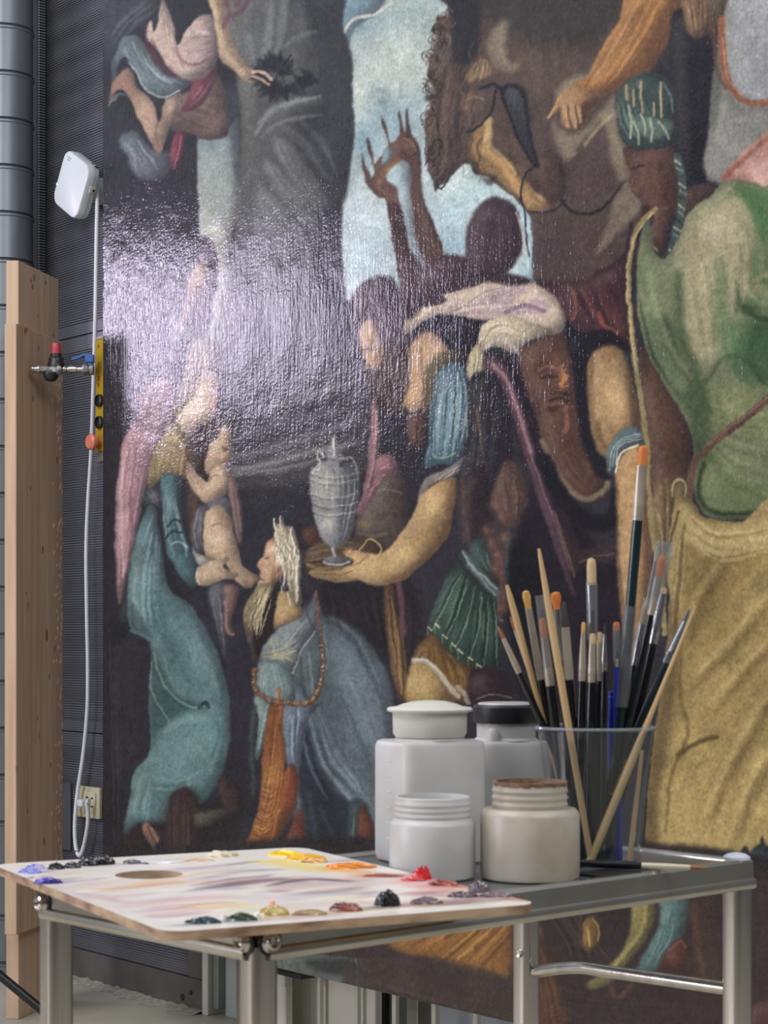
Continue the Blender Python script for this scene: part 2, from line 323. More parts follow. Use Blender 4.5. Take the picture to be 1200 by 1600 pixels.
    F('288,575 296,545 308,528 326,526 338,538 343,562 342,585 330,590 322,600 316,640 290,650 268,665 252,690 245,700 262,650 280,610','6f5740',2.5)
    M('300,540 290,600 258,680','335,540 325,580 300,650',12,['a3865c','4c3b30','8d7350'],4,.55); S('318,548 322,575 312,600',3,'b79a70',.6)
    F('318,592 328,580 340,590 342,602 339,612 343,625 338,636 340,644 334,655 326,668 316,664 310,662 306,672 296,682 278,672 272,664 286,640 304,618 312,600','c0a17a',1.6)
    B(334,625,7,18,'c98d78',.8,clip=True); B(336,655,5,6,'c08a76',.6,clip=True); B(310,670,12,7,'7b5a46',.8,clip=True); B(300,645,10,12,'cfb28c',.6,clip=True); B(330,604,3,2,'6a4a3c',.9); S('330,600 338,602',2,'5c4436',.8); S('335,638 340,640',2,'8a4a42',.9)
    F('251,685 262,668 276,660 292,682 296,705 298,735 290,748 280,742 262,742 248,752 233,764 230,745 238,712','8d7648',1.8)
    M('258,672 242,715 234,760','290,690 292,720 285,745',14,['b79c62','6a5634','a38a55'],3,.6); M('250,690 275,705 294,730','255,670 280,685 294,705',5,['c4aa72','6b5636'],2.5,.5); S('276,690 288,710 296,735',3,'8e5f58',.6)
    S('296,700 302,740 304,800 300,845',5,'5c4538',.7)
    F('252,745 264,740 278,743 282,770 283,800 287,830 293,850 303,862 308,880 310,905 304,918 297,916 284,902 270,880 260,862 256,820 253,780','42676c',1.6)
    M('258,748 258,820 272,875','274,748 280,800 296,870',7,['76989c','2b4449','86a8a9'],4,.6); S('262,822 272,812 282,815',4,'1f3136',.8,clip=True); S('260,842 270,830 284,832',4,'20343a',.8,clip=True); S('268,850 280,846 292,856',3,'8fb0ae',.7,clip=True); B(266,785,6,24,'84a6aa',.6,clip=True); S('280,760 286,830 300,862',5,'22343a',.6,4,0,True)
    # child
    F('323,665 336,652 352,655 366,660 366,678 358,676 340,690 335,705 325,700 320,685','46342f',2.5)
    F('326,700 332,690 340,684 346,665 356,668 362,680 360,695 364,704 360,708 360,716 354,724 346,724 340,732 330,742 322,738 320,720','bb9775',1.6)
    B(352,702,4,3,'4a342c',.9,clip=True); B(353,718,4,2.5,'9a4c44',.9,clip=True); B(344,712,6,5,'cf9c84',.7,clip=True); S('346,698 356,702',2,'5c4034',.8); B(328,722,4,16,'a5836a',.5,clip=True)
    F('330,735 345,724 354,730 358,745 355,765 345,778 335,784 320,786 306,772 300,765 297,758 291,744 290,734 296,736 293,723 300,727 306,740 316,748 326,752','c4a07b',1.5)
    B(312,765,12,7,'d0ad88',.6,20,True); B(345,745,8,12,'cbaa84',.6,clip=True); S('328,752 332,745 340,742',2,'7a5a46',.7); S('292,728 298,738',2,'8a5e4c',.6); S('290,738 298,748',2,'8a5e4c',.6)
    F('358,735 366,745 376,790 378,830 376,850 368,838 362,800 356,770','85635c',2,.9); M('360,745 364,790 372,845','366,750 374,800 376,845',4,['b08c80','5c403e'],2.5,.6)
    F('318,792 335,782 352,776 358,785 362,820 345,815 325,810','62606a',2.5); F('306,800 320,790 326,800 318,830 318,862 322,870 306,866 300,850','585660',2.5); M('310,800 303,830 306,862','322,795 318,830 320,865',6,['85828c','403e48'],2.5,.6)
    F('322,800 340,790 352,798 362,815 362,830 370,850 376,878 392,894 401,898 402,906 396,916 384,918 374,912 366,904 352,880 340,876 325,872 318,855 319,825','c2a079',1.5)
    B(340,845,16,18,'d3b48c',.7,clip=True); B(390,905,9,7,'c98f78',.6,clip=True); S('330,822 345,818 356,826',3,'8a6a50',.5,clip=True); S('356,872 362,885 372,900',3,'8e6a52',.6,clip=True); B(342,800,8,6,'9c7a5e',.6,clip=True)
    F('299,855 306,866 318,870 332,876 326,882 316,886 308,880','b9b6a4',1.6); S('302,862 314,872 326,878',2,'8f8c80',.7)
    F('325,918 352,912 358,925 352,960 350,1030 344,1000 334,960','54545e',2.5); M('330,920 340,980 348,1025','350,918 350,960 350,1010',4,['7c7c86','3a3a44'],2.5,.6)
    F('352,915 372,918 370,940 363,960 360,978 366,990 358,994 350,980 350,950','74544e',2); S('352,940 356,985 364,992',3,'9a7468',.6)
    F('307,890 316,884 330,876 345,874 356,870 356,878 348,884 356,892 372,896 366,904 352,904 344,908 330,912 312,916 306,908','c5a27c',1.3); S('340,886 350,894 370,898',2,'8a6750',.7); S('310,888 307,900 311,914',2,'d8d0bc',.7)
    # ground below mother
    F('200,1300 235,1285 262,1280 270,1240 300,1230 320,1262 350,1240 372,1215 385,1260 370,1300 390,1330 330,1352 190,1352','2c2527',8)
    F('262,1270 275,1240 296,1232 308,1262 318,1270 306,1310 300,1345 262,1345','3c2c2a',5); M('268,1250 266,1300 270,1340','300,1245 300,1300 298,1340',8,['5c4338','291e20'],4,.5)
    F('306,1272 345,1264 352,1272 325,1288 308,1292','544b42',3); F('340,1225 352,1210 366,1235 370,1262 356,1268 346,1250','4a3530',4,.8); S('340,1330 375,1318',8,'6e553a',.7,5)
    F('222,1292 230,1285 240,1296 248,1312 240,1320 228,1312','a3715a',1.6); S('230,1290 240,1312',3,'6b4336',.7); S('236,1292 246,1314',2,'c89478',.6); S('238,1318 244,1340',6,'6e6258',.6)
    B(215,1310,25,14,'3a2f30',.6)
    # ---- kneeling king
    F('470,955 490,940 505,960 530,966 556,985 580,1012 602,1045 613,1085 616,1140 616,1210 612,1340 480,1340 462,1250 452,1180 455,1100 462,1010', (470,1000,'455359',600,1200,'55656c'), 3)
    B(540,1030,30,40,'5c7078',.8,clip=True); B(560,1130,40,50,'66777f',.7,clip=True); B(590,1060,20,50,'6a7b80',.5,clip=True); B(585,1210,30,40,'4d5d5c',.6,clip=True)
    F('462,1110 480,1130 496,1190 520,1230 555,1262 575,1300 560,1340 482,1340 470,1260 458,1190','242a33',6,.9,clip=True)
    M('466,1110 500,1200 580,1290','560,1000 600,1080 612,1200',14,['74868b','3a464e','5f7076'],6,.35)
    for g in ('480,1100 500,1180 540,1240 570,1262','500,1130 520,1190 560,1235','470,1120 482,1190 512,1250','520,965 560,1000 602,1090','505,980 510,1030 500,1080'): S(g,5,'8296a0',.4,4,1,True); S(pts(g)+(-7,4),6,'29323a',.4,5,1,True)
    S('520,990 560,1080 600,1180',30,'72858c',.35,22,1,True); S('500,1040 540,1150 590,1230',24,'3b474e',.4,18,1,True); S('545,985 585,1050 612,1130',20,'3f4c54',.35,14,1,True); S('575,1120 600,1200 606,1280',22,'6d7f80',.3,16,1,True)
    F('545,1255 575,1262 577,1342 548,1342','2f3f42',3,.9); M('550,1262 552,1300 550,1340','572,1266 572,1300 570,1340',5,['5f7c7a','22292e'],4,.6); S('500,1260 530,1330',6,'39464e',.6,4); S('482,1240 500,1340',7,'3b4850',.5,4)
    F('562,1262 582,1285 584,1342 562,1342','6b3022',2,.9)
    S('448,1255 470,1290 466,1330',14,'55504f',.6,9); F('455,1290 472,1265 478,1342 440,1342','6e2f22',3,.9)
    F('392,920 410,902 420,900 436,930 450,960 440,985 420,1000 405,1030 395,1000 386,960','2a2424',3)
    F('436,925 455,930 470,950 466,968 440,978 428,982 430,955','b08a54',2); B(455,950,10,14,'c7a064',.6,clip=True)
    F('402,884 404,876 412,868 416,850 426,842 440,850 446,870 440,900 428,912 420,925 408,925 402,912 406,902 404,896 408,892','b98f66',1.5)
    B(408,884,5,5,'b06e58',.6,clip=True); B(417,872,4,2.5,'5b4034',.9,clip=True); B(428,900,6,9,'8e5c46',.7,clip=True); S('405,903 412,906',2.5,'7a4038',.9); B(420,860,6,5,'d0aa80',.6,clip=True); S('412,866 420,864',2,'8a7a60',.7)
    F('404,912 418,912 430,905 425,925 414,942 404,960 396,985 390,1005 384,985 380,960 386,940 396,925','8c7a54',2.2)
    M('408,914 392,940 384,990','426,914 412,945 396,1000',18,['cdb986','6a5938','b39f6c','e0d0a0'],3,.6,1.5); S('384,975 392,1000 398,1030',7,'4c3f34',.6,4)
    F('427,812 434,824 441,808 446,822 458,826 466,850 470,880 468,915 470,940 464,950 456,935 448,905 442,880 432,862 430,838','8f8168',2)
    M('430,812 436,850 448,935','456,826 466,870 466,945',26,['d8ceb2','6e6048','b5a888','efe6cc','94866a'],3,.65,2); S('428,810 432,832 436,840',3,'ddd3b6',.8); S('438,806 440,826',2.5,'ddd3b6',.7); S('470,850 482,880 484,930',8,'35292a',.6,5)
    for k in range(46):
        x0=430+rng.uniform(-2,26); y0=814+rng.uniform(0,40); L_=rng.uniform(25,60); x1=x0+rng.uniform(2,12); S([(x0,y0),(x0+rng.uniform(-4,6),y0+L_*.4),(x1+rng.uniform(-4,4),y0+L_*.75),(x1,min(y0+L_+12,955))],rng.uniform(1.2,2.6),['e2d6b4','6e6048','bfb08a','f0e6cc','8d7c5e'][k%5],.7,1.0,1)
    for k in range(34):
        x0=406+rng.uniform(-2,18); y0=914+rng.uniform(0,22); L_=rng.uniform(30,72); S([(x0,y0),(x0-5,y0+L_*.35),(x0-12+rng.uniform(-4,4),y0+L_*.7),(x0-16+rng.uniform(-4,6),y0+L_)],rng.uniform(1.2,2.4),['d2c08e','5c4c30','b09a66','e6d8a8','7a683e'][k%5],.65,1.0,1)
    B(436,892,5,8,'7c4a3a',.9); S('433,884 438,890 434,900',2.5,'b57a60',.8)
    S('441,865 444,900 440,925',3,'d8ceb0',.6); S('450,925 454,945',2.5,'ccc0a0',.7)
    # shoulder cape, sleeve
    F('402,1040 410,1015 425,990 448,975 470,966 484,945 494,925 498,960 488,990 474,1015 462,1045 457,1055 440,1035 420,1032','6f7c80',2)
    M('412,1015 440,1010 480,965','408,1040 435,1030 460,1045',12,['a7a68a','4c585e','8f9a94','bdb684'],3.5,.65); B(436,1025,20,9,'a39b70',.8,clip=True); B(425,1003,12,6,'8f9078',.7,clip=True); S('470,970 484,950 490,930',5,'4a5058',.6,clip=True); S('458,1053 470,1020 492,985',2.5,'98a29c',.7)
    F('400,1044 410,1034 425,1032 442,1036 457,1056 464,1090 462,1095 440,1100 425,1098 405,1090 397,1070','6d8785',2); M('408,1040 405,1060 404,1090','445,1045 455,1070 460,1095',14,['94aaa4','4e6564','829a96'],3,.5)
    F('397,1085 425,1095 424,1115 414,1150 405,1185 399,1175 404,1130','6a8480',1.6); S('418,1100 404,1170',3,'97ada6',.6,clip=True)
    F('400,1100 398,1180 400,1240 394,1240 390,1140','3f4a44',2,.8)
    F('462,1060 478,1080 490,1100 505,1095 480,1130 468,1200 466,1210 455,1195 452,1205 446,1180 441,1140 438,1100 460,1098','5f6f80',2); M('446,1100 446,1150 452,1195','470,1090 466,1140 464,1200',6,['7f94a0','3b4656','8fa8a8'],4,.5); S('470,1030 475,1080 492,1108',6,'384248',.6,4); S('482,1020 488,1060 490,1090',4,'7a8c90',.5)
    F('424,1096 441,1096 442,1120 441,1150 446,1180 443,1205 450,1198 458,1194 465,1205 466,1230 460,1262 446,1290 432,1310 420,1328 395,1330 382,1322 392,1300 400,1275 408,1235 411,1185 413,1150','8a4a24',2)
    M('430,1100 420,1200 395,1320','442,1110 450,1220 425,1320',20,['b8702c','5c2c1c','c4863a','8e3c22'],4,.5); B(425,1205,10,22,'b5782c',.8,15,True); B(452,1235,8,30,'8a3424',.8,clip=True); B(412,1290,12,20,'a65a24',.7,clip=True)
    M('412,1230 425,1236 432,1228','395,1300 410,1310 425,1300',16,['d09a48','6a3418'],2,.6,2,taper=1,cut=.1)
    S('434,1078 434,1096 430,1100',3,'c28a48',.9); S('436,1076 438,1100 436,1130',6,'a0582c',.8,3)
    # chain
    for g in ('494,925 497,960 502,1000 504,1030','504,1030 504,1055 496,1080 486,1094 470,1100 450,1098 430,1096 412,1088 400,1078 396,1060 398,1046'):
        L=crom(pts(g),False,4)
        for k,p in enumerate(L):
            if p[1]>1000: B(p[0],p[1],5.5,3.6,'4f3226',.85,ang=60*k); B(p[0]-1,p[1]-1,3,2,['c89a62','9c6238','e2c08c'][k%3],.9,ang=60*k)
            else: S([p,p+(1,9)],4.5,'6a4234',.8); B(p[0]-1,p[1],1.5,2.5,'a27050',.6)
    # brown cloth hanging and dark centre
    F('545,905 600,915 640,905 660,960 650,1030 640,1090 632,1090 610,1040 580,1000 540,965 505,950 505,915','27232a',6)
    M('560,920 570,960 585,1000','640,915 645,960 640,1040',8,['3a3138','4a2f3c','1f1c24'],6,.4)
    F('600,915 613,918 618,950 630,1000 636,1060 634,1092 624,1090 612,1050 606,1000','67482e',2.5); M('604,920 610,1000 622,1085','614,925 628,1000 634,1085',7,['94703f','3f2a22','a88146'],3,.6)
    S('622,905 628,950 630,990',9,'6b4048',.8,5)
    # casket + tray
    F('565,800 580,770 605,735 622,732 634,760 634,840 600,858 560,850 556,820','544640',3); M('570,800 600,790 630,790','560,845 590,850 630,840',6,['6b5c52','3a302e'],4,.4); S('575,775 600,765 628,770',3,'8a8078',.4)
    F('472,828 490,822 500,835 500,850 480,848','5c3a32',3); F('474,870 500,845 560,840 590,845 600,862 585,875 545,888 490,900 480,890','4e3b2e',2.5)
    M('480,885 520,880 560,870','480,862 520,850 590,850',7,['7a5c3a','33261f','8c6c40'],4,.5); S('560,862 575,842 588,846 596,858 592,868',3,'b08c4a',.9); B(568,818,10,5,'8a6a3c',.8); S('482,882 500,888 545,886',5,'8f6f3e',.8); S('484,895 500,898 530,892',4,'a88248',.8)
    # pink scarf
    F('580,630 588,628 592,650 592,700 583,750 572,790 562,790 566,770 574,730 578,680','8f6068',2); S('586,640 586,700 575,760',4,'b58088',.7)
    F('556,800 566,780 580,762 584,738 588,718 600,708 612,712 620,728 614,742 600,745 592,760 580,785 564,805','9a636c',2); M('592,722 604,714 616,728','562,800 580,770 596,748',8,['c68e94','70424c'],3.5,.6)
    # ---- bending king: hair, face, neck, beard
    F('548,470 560,450 580,434 600,430 618,442 632,470 640,500 650,530 648,580 630,600 610,600 590,580 598,540 585,505 570,500 556,520 552,490','46363f',3)
    M('560,460 580,440 610,445','570,500 600,520 640,560',14,['5f4a50','33272f','6b545a'],5,.4)
    F('560,520 566,505 578,498 588,510 598,540 600,560 592,580 580,580 570,576 572,565 566,560 568,550 563,540','b48a66',2); B(577,515,8,14,'caa078',.7,clip=True); B(580,546,7,4,'5c4440',.9,clip=True); B(590,562,7,9,'a86f58',.6,clip=True); S('568,546 574,546',2,'4a3834',.8); S('570,572 580,572',2.5,'6b3e38',.8)
    F('572,578 592,580 610,560 640,545 655,560 650,600 640,640 620,650 600,640 582,620','402f2c',4); M('578,585 590,610 610,640','640,560 640,600 632,645',12,['6b4e40','2a1f20','7d5e4a'],4,.4)
    F('640,545 655,525 672,518 690,528 705,552 706,575 690,590 676,610 668,632 655,642 640,642 632,630 640,600 640,570','ab8058',2.5); B(678,545,18,18,'c69a6a',.8,clip=True); B(648,610,10,26,'c08f60',.8,clip=True); S('658,545 660,590 662,640',3,'8a5c44',.7); S('640,640 655,648 668,636 672,600 668,560',3,'c9b090',.6)
    F('636,650 668,648 664,680 650,705 640,690','5c3c38',3); M('640,655 648,680 650,700','662,652 660,680 654,700',5,['8c5c54','36262a'],3,.5)
    # pale cloth
    F('655,510 700,495 750,490 750,540 740,560 715,570 690,530 670,515','23212d',3)
    F('632,515 636,498 652,480 680,462 720,446 758,440 800,440 845,446 868,462 884,485 882,510 868,522 850,520 820,515 800,508 780,500 745,498 715,492 690,490 665,498 640,520','b7a08a',2)
    F('720,490 745,470 770,455 800,448 830,452 812,462 800,480 840,465 860,475 850,490 810,492 780,498','a58a8e',2.5,.9,clip=True); M('640,510 700,470 800,445','700,490 770,495 860,500',12,['d2c0a4','8c7478','c4ae98'],4,.45); S('790,488 820,478 850,486',7,'6b5262',.7,clip=True); S('695,492 730,475 760,455 800,446',2,'7a6468',.6); B(660,490,14,7,'c9b694',.7,-35,True); B(865,490,10,14,'c9b69c',.6,clip=True)
    F('748,535 752,510 770,498 800,492 830,505 868,515 850,525 825,533 812,545 800,552 775,540 760,548 752,560','b3a080',2); M('755,530 780,505 840,520','762,545 780,520 820,535',8,['d0bf98','7a6a5a','c4b28c'],3,.6); S('760,545 775,530 800,540 812,555',6,'b09a98',.7)
    F('744,540 752,536 758,555 758,580 752,598 744,606 735,602 730,585 730,565 734,550','aa9a70',2); M('742,545 736,570 742,600','752,545 754,570 750,595',5,['cfc096','6a5c48'],2.5,.6)
    # blue sleeve with white hem
    F('662,585 672,565 690,550 716,548 722,562 700,568 686,590 680,620 672,640 664,640','5f5236',2.5,.9)
    F('676,612 684,586 694,572 712,567 724,574 730,592 736,610 738,640 730,680 720,710 722,720 705,728 690,724 668,730 664,715 670,690 672,650','456a7c',2)
    M('690,575 676,650 670,720','722,575 732,640 715,720',16,['86a6b0','26404e','6f93a2','a0b8b4'],3.5,.6); M('684,600 700,585 722,572','690,620 705,595 728,585',5,['8e8a9c','4c5a68'],3,.5); S('676,712 690,716 712,708',3,'b8b888',.5)
    for k in range(9):
        x=682+k*6; S([(x+3,590+abs(k-5)*3),(x,640),(x-7+k*.6,700)],2,['aebfb8','8fb0b8','c2c4a8'][k%3],.55,1.5,1,True)
    F('668,660 676,620 684,600 680,650 672,700','27363f',3,.6,clip=True)
    F('655,775 660,755 672,742 692,736 712,724 730,712 726,730 705,745 685,750 668,762 656,785','9c9486',2); M('660,765 680,745 725,718','658,780 690,752 725,730',6,['d2ccb8','5f5a54'],2.5,.6)
    # his arm and hand
    F('665,768 690,750 712,748 714,770 706,800 702,830 690,850 670,872 650,890 630,905 600,914 580,914 560,906 540,908 525,910 505,904 486,900 490,890 520,892 545,884 552,876 540,868 538,860 556,860 572,864 590,866 605,858 625,835 645,805 655,780', (600,830,'c39a5e',700,860,'8a6238'), 2)
    B(675,790,16,30,'cda868',.8,25,True); B(625,870,35,16,'cfa766',.7,-35,True); B(572,884,20,10,'c9a060',.7,clip=True); S('712,760 704,810 690,848 650,888 610,912',12,'6b482e',.6,9,0,True); B(548,864,10,4,'b5765a',.6,clip=True); S('500,896 530,898 552,892',2.5,'7a5632',.7); S('545,884 560,880 570,872',2,'8a6238',.6); S('520,905 545,903 560,905',3,'8a6238',.6)
    # dark armour between, purple robe right
    F('730,600 760,580 790,600 800,660 800,750 780,800 750,860 720,880 712,820 716,740 735,690','26242d',4); M('740,600 735,700 725,800','790,620 780,720 750,840',8,['3a3a46','1f1d26','4a4450'],6,.35)
    F('715,770 735,740 760,730 765,800 750,870 730,880 718,840','30262c',4); S('745,640 752,690 762,740',4,'7a5a44',.6,2,2); S('722,750 726,800 734,850',5,'5c3a38',.6)
    F('786,560 820,580 850,640 870,720 900,800 940,860 975,900 975,1100 820,1100 800,1000 800,860 830,760 810,690 795,640','241d28',8)
    M('800,620 850,760 880,860','830,640 880,780 960,960',8,['3a2a38','1c1722','46323e'],8,.35)
    F('790,720 810,730 825,780 815,800 808,820 790,825 778,800 765,790 775,750','5c4038',3,.9); M('780,740 790,780 795,820','810,740 815,770 810,810',6,['7d584a','3c2a2a'],5,.45,3)
    for x,y in ((776,792),(786,810),(790,840),(770,850),(780,870),(775,890),(762,830)): B(x,y,13,14,'5f4038',.85); B(x-3,y-3,5,6,'8c6250',.5)
    S('780,880 788,920 792,950',13,'63413a',.9,4); B(780,950,14,10,'6f463a',.9); B(776,935,8,10,'8a5a46',.6); S('770,940 778,965 785,970',4,'7a4c40',.8)
    # pink long scarf diagonal
    F('758,560 775,562 792,580 806,610 820,650 836,710 850,760 870,820 890,900 898,930 888,915 866,850 845,790 826,730 808,670 792,620 775,585 756,575','66424e',3); S('770,570 795,600 812,650 830,710',6,'a8727c',.7,4); S('830,710 850,770 872,830 890,890',3,'7c5460',.6)
    # armour skirt green
    F('735,850 760,845 768,900 766,905 740,890','2f4a44',3,.8); M('742,850 752,880 770,905','765,860 770,880 775,900',6,['6f9078','22352e'],3,.5)
    F('716,880 740,905 770,928 776,940 778,970 785,1000 786,1030 780,1050 760,1050 735,1045 712,1030 695,1012 680,1000 668,985 672,960 684,930 700,900','2b3f38',2)
    M('718,890 690,940 674,985','770,935 776,990 776,1045',18,['667f72','1e2c2a','4a6258','7f9484','2a3c38'],5,.42,1.5); B(718,985,9,22,'4c6a64',.6,20,True); B(700,945,16,24,'3f6f58',.5,30,True)
    for g in ('718,895 700,930 672,985','728,900 714,950 692,1000','738,915 728,965 708,1015','748,925 744,980 730,1030','758,932 758,990 752,1042','768,935 772,990 772,1045'):
        S(g,5,'16281f',.55,3.5,1,True); S(pts(g)+(4,-1),2.2,'8fae94',.5,1.5,1,True)
    S('725,868 745,895 775,925',14,'4c5c5a',.85,4); S('722,862 742,890 776,920',3,'96a69e',.7); S('732,880 752,905 774,930',3,'85958e',.6); S('716,850 720,870 726,880',8,'2c3434',.8)
    for x,y in ((668,980),(680,975),(692,992),(706,1005),(716,1015),(732,1026),(745,1038),(678,1000),(700,1022)): S([(x,y),(x+7,y+5)],2.5,'c9c890',.8); S([(x-1,y+3),(x,y+14)],2,'8d9c74',.5)
    S('795,830 792,880 796,940',5,'39564a',.6,4); F('800,850 830,850 850,900 840,1000 800,1010 792,920','17171e',8,.8)
    # breeches + leg
    F('660,1000 672,990 690,1005 712,1030 738,1046 738,1095 640,1095 636,1060 645,1030','6b4a24',3); M('660,1000 650,1030 645,1060','700,1020 720,1050 730,1090',16,['946c34','3f2a1a','7f5c2e'],4,.5)
    F('642,1045 652,1034 670,1036 690,1052 700,1075 706,1100 638,1100','a8854a',2.5); B(660,1070,12,26,'b99556',.7,clip=True); B(694,1085,8,18,'6a4a28',.7,clip=True)
    S('648,1032 665,1034 685,1050 702,1072 716,1088',8,'a39884',.9,3); S('650,1030 668,1034 690,1052',3,'cfc6b0',.7); S('716,1074 726,1084 732,1098',8,'a08e78',.8,3); S('738,1050 760,1048 790,1052',6,'2b2026',.8)
    F('738,1048 790,1052 800,1100 738,1100','33222a',4); S('745,1092 765,1086 800,1090',2,'8f8a7a',.6)
    # vase
    F('514,700 519,680 524,680 528,700 534,706 536,716 530,722 532,730 545,724 556,722 562,740 562,760 556,800 548,835 535,852 526,858 528,868 545,872 548,878 535,884 512,884 503,878 508,871 518,867 518,858 508,848 496,825 488,790 483,765 484,742 492,728 508,722 512,715 508,708','7f7f80',1.5)
    F('536,722 560,722 563,760 556,800 546,838 530,856 530,800','4b4c56',5,.75,clip=True); B(508,760,14,28,'b9b5a4',.7,clip=True); B(512,815,9,14,'c8c4b0',.6,clip=True)
    for y in (742,752,774,788,800): S([(486,y-3),(512,y+3),(540,y+2),(560,y-4)],2.2,'c9c5b6',.38,clip=True); S([(486,y+1),(512,y+7),(540,y+6),(560,y)],2.5,'4a4a50',.4,clip=True)
    M('495,728 492,760 510,845','545,728 556,760 535,845',22,['d2cfc4','5d5e64','a8a69c'],2.2,.45,1.5,cut=.5); S('506,715 498,704 496,716 500,724 488,738',3,'a9a698',.9); S('534,716 548,716 556,730 560,750',3,'7d7d80',.9); S('521,682 521,712',3,'d8d5c8',.8); S('505,878 522,883 545,878',2.5,'c2c0b4',.8); S('520,858 522,868',4,'b8b6ac',.7); M('512,700 521,704 532,702','510,712 521,716 534,712',4,['c9c6b8','55565c'],2,.6)
    # raised arms + back of the attendant
    F('566,250 566,240 572,258 580,275 584,262 573,228 574,216 582,235 586,255 600,235 606,225 598,195 596,180 603,195 610,222 625,208 622,180 625,174 630,200 634,206 634,178 637,170 642,205 652,222 658,245 658,275 660,300 666,320 676,345 690,380 700,405 735,412 760,400 760,440 640,470 640,465 622,420 616,390 610,350 606,330 602,312 592,308 582,300 572,285','5b3f38',1.5)
    F('622,250 640,258 642,280 644,320 650,370 658,400 668,440 652,420 640,385 632,350 628,330 622,300 615,290 604,280 602,268','9ab3b8',1.5)
    F('600,235 607,228 612,240 602,258 596,252','6f8e98',1.2,.9)
    F('606,318 622,320 632,345 638,385 655,410 665,445 700,470 640,480 624,440 616,390','4d353a',2,.9); S('642,230 652,270 656,320 672,370 700,410',12,'6e4c42',.5,9); S('592,282 606,262 622,250',8,'8a5b34',.8,4); S('584,290 600,300 610,315',6,'6f4c40',.6); B(638,225,14,10,'7b5146',.6); S('630,215 642,222 650,235',3,'9a6a58',.6); S('628,238 640,246 650,240',3,'3c2829',.6)
    F('640,440 690,400 740,405 780,420 830,440 800,446 750,440 700,455 660,480 640,500 636,480','44323a',3)
    S('643,470 660,400 652,380',3,'a8bdc4',.0)
    F('728,415 728,370 738,335 755,315 772,308 792,312 806,325 812,350 816,380 808,405 790,425 760,435 735,430','41303a',3); M('740,340 735,380 740,420','800,330 808,370 795,415',10,['54404a','31252d'],6,.35)
    S('805,332 816,360 818,390 812,405',3,'b89a90',.6)
    # ---- horse
    F('703,-20 700,10 698,30 690,45 686,60 684,80 672,90 668,110 672,130 682,143 674,165 670,190 664,215 668,240 668,262 676,280 680,300 688,290 700,285 708,270 722,258 734,256 742,272 760,276 776,288 800,306 812,318 822,330 830,345 832,380 835,440 870,450 930,440 980,420 1010,340 985,250 980,220 1010,150 1060,50 1070,-20','4d3d38',2)
    F('702,-20 760,-20 750,40 745,80 735,100 712,100 704,60','24242b',6,.9,clip=True); F('760,-20 980,-20 940,60 900,70 820,60 770,40','35302f',14,.85,clip=True)
    F('860,300 900,240 960,200 985,250 1000,340 980,400 930,430 870,440 840,430 835,350','4a3a3a',10,.7,clip=True); B(920,320,50,60,'54403e',.5,clip=True); B(860,390,40,30,'473840',.6,clip=True); B(830,120,60,50,'5f4d41',.6,clip=True); B(850,60,30,20,'3a3533',.5,clip=True); B(965,70,20,40,'5b4a3d',.5,clip=True)
    M('770,40 800,110 840,200','900,40 900,110 880,200',18,['6a5648','3e3230','5a483f'],9,.3,4); M('690,100 680,180 680,280','740,110 725,170 720,250',22,['5a4238','2b2225','6b5044','382b2c'],6,.45,4)
    for x,y in ((682,52),(676,62),(672,85),(666,88),(668,118),(662,130),(668,140),(672,185),(664,200),(690,40)):
        a=rng.uniform(0,6.28); L=[(x+7*math.cos(a+t),y+7*math.sin(a+t)) for t in np.linspace(0,4,7)]; S(L,2.2,'54403a',.85,1.2,2); S([(x,y),(x+10,y+8),(x+20,y+10)],4,'473632',.7)
    F('762,62 775,40 790,30 793,50 790,75 798,100 812,95 810,110 780,108 766,95','81705a',6,.85,clip=True); F('728,118 742,100 752,90 768,105 766,115 756,122 742,124 735,130','8c6c4a',4,.85,clip=True); M('740,95 745,108 740,125','765,90 768,105 762,120',6,['a88a60','5a4434'],3,.6)
    B(735,150,16,8,'6f4f42',.7,clip=True); B(730,165,16,10,'7a5648',.5,clip=True); F('745,200 762,185 768,195 768,225 776,238 795,250 812,262 822,285 812,306 795,296 770,275 745,265 735,240 736,215','8f6a40',5,.9,clip=True)
    S('764,190 762,215 758,235',12,'c49c5c',.85,6,clip=True); S('762,240 785,258 805,285 812,300',13,'bd8a4c',.9,7,0,True); S('745,215 742,240 748,260',9,'a5763e',.7,6); F('775,185 785,160 800,200 830,245 835,260 820,275 800,250 780,235','56433a',5,.8,clip=True)
    F('815,300 824,285 835,300 852,305 865,312 858,325 840,330 822,325','b0824c',4,.95); M('822,300 835,315 850,325','830,292 850,305 862,318',6,['c99c60','6f4f34'],4,.5); F('830,262 852,238 870,240 880,262 884,300 870,315 858,318 845,295 832,290','49372f',4,.95); B(855,262,16,12,'5a4540',.6)
    for k in range(40):
        t_=rng.uniform(0,1); x=np.interp(t_,[0,.15,.3,.45,.6,.8,1],[694,684,674,678,672,673,684])+rng.uniform(-5,6); B(x,20+t_*262,rng.uniform(5,10),rng.uniform(4,9),['463630','3a2c29','584439'][k%3],.85,rng.uniform(0,90),hard=2)
    for k in range(70):
        t_=rng.uniform(0,1); x=np.interp(t_,[0,.15,.3,.45,.6,.8,1],[694,684,672,676,670,672,684])+rng.uniform(-6,14); y=20+t_*265+rng.uniform(-8,8); a_=rng.uniform(0,6.28); r_=rng.uniform(5,11)
        S([(x+r_*math.cos(a_+q)*(1-.1*q),y+r_*math.sin(a_+q)) for q in np.linspace(0,3.6,6)],rng.uniform(1.6,3.4),['3a2c28','5e483c','2b2123','6f5646'][k%4],.75,1.2,1)
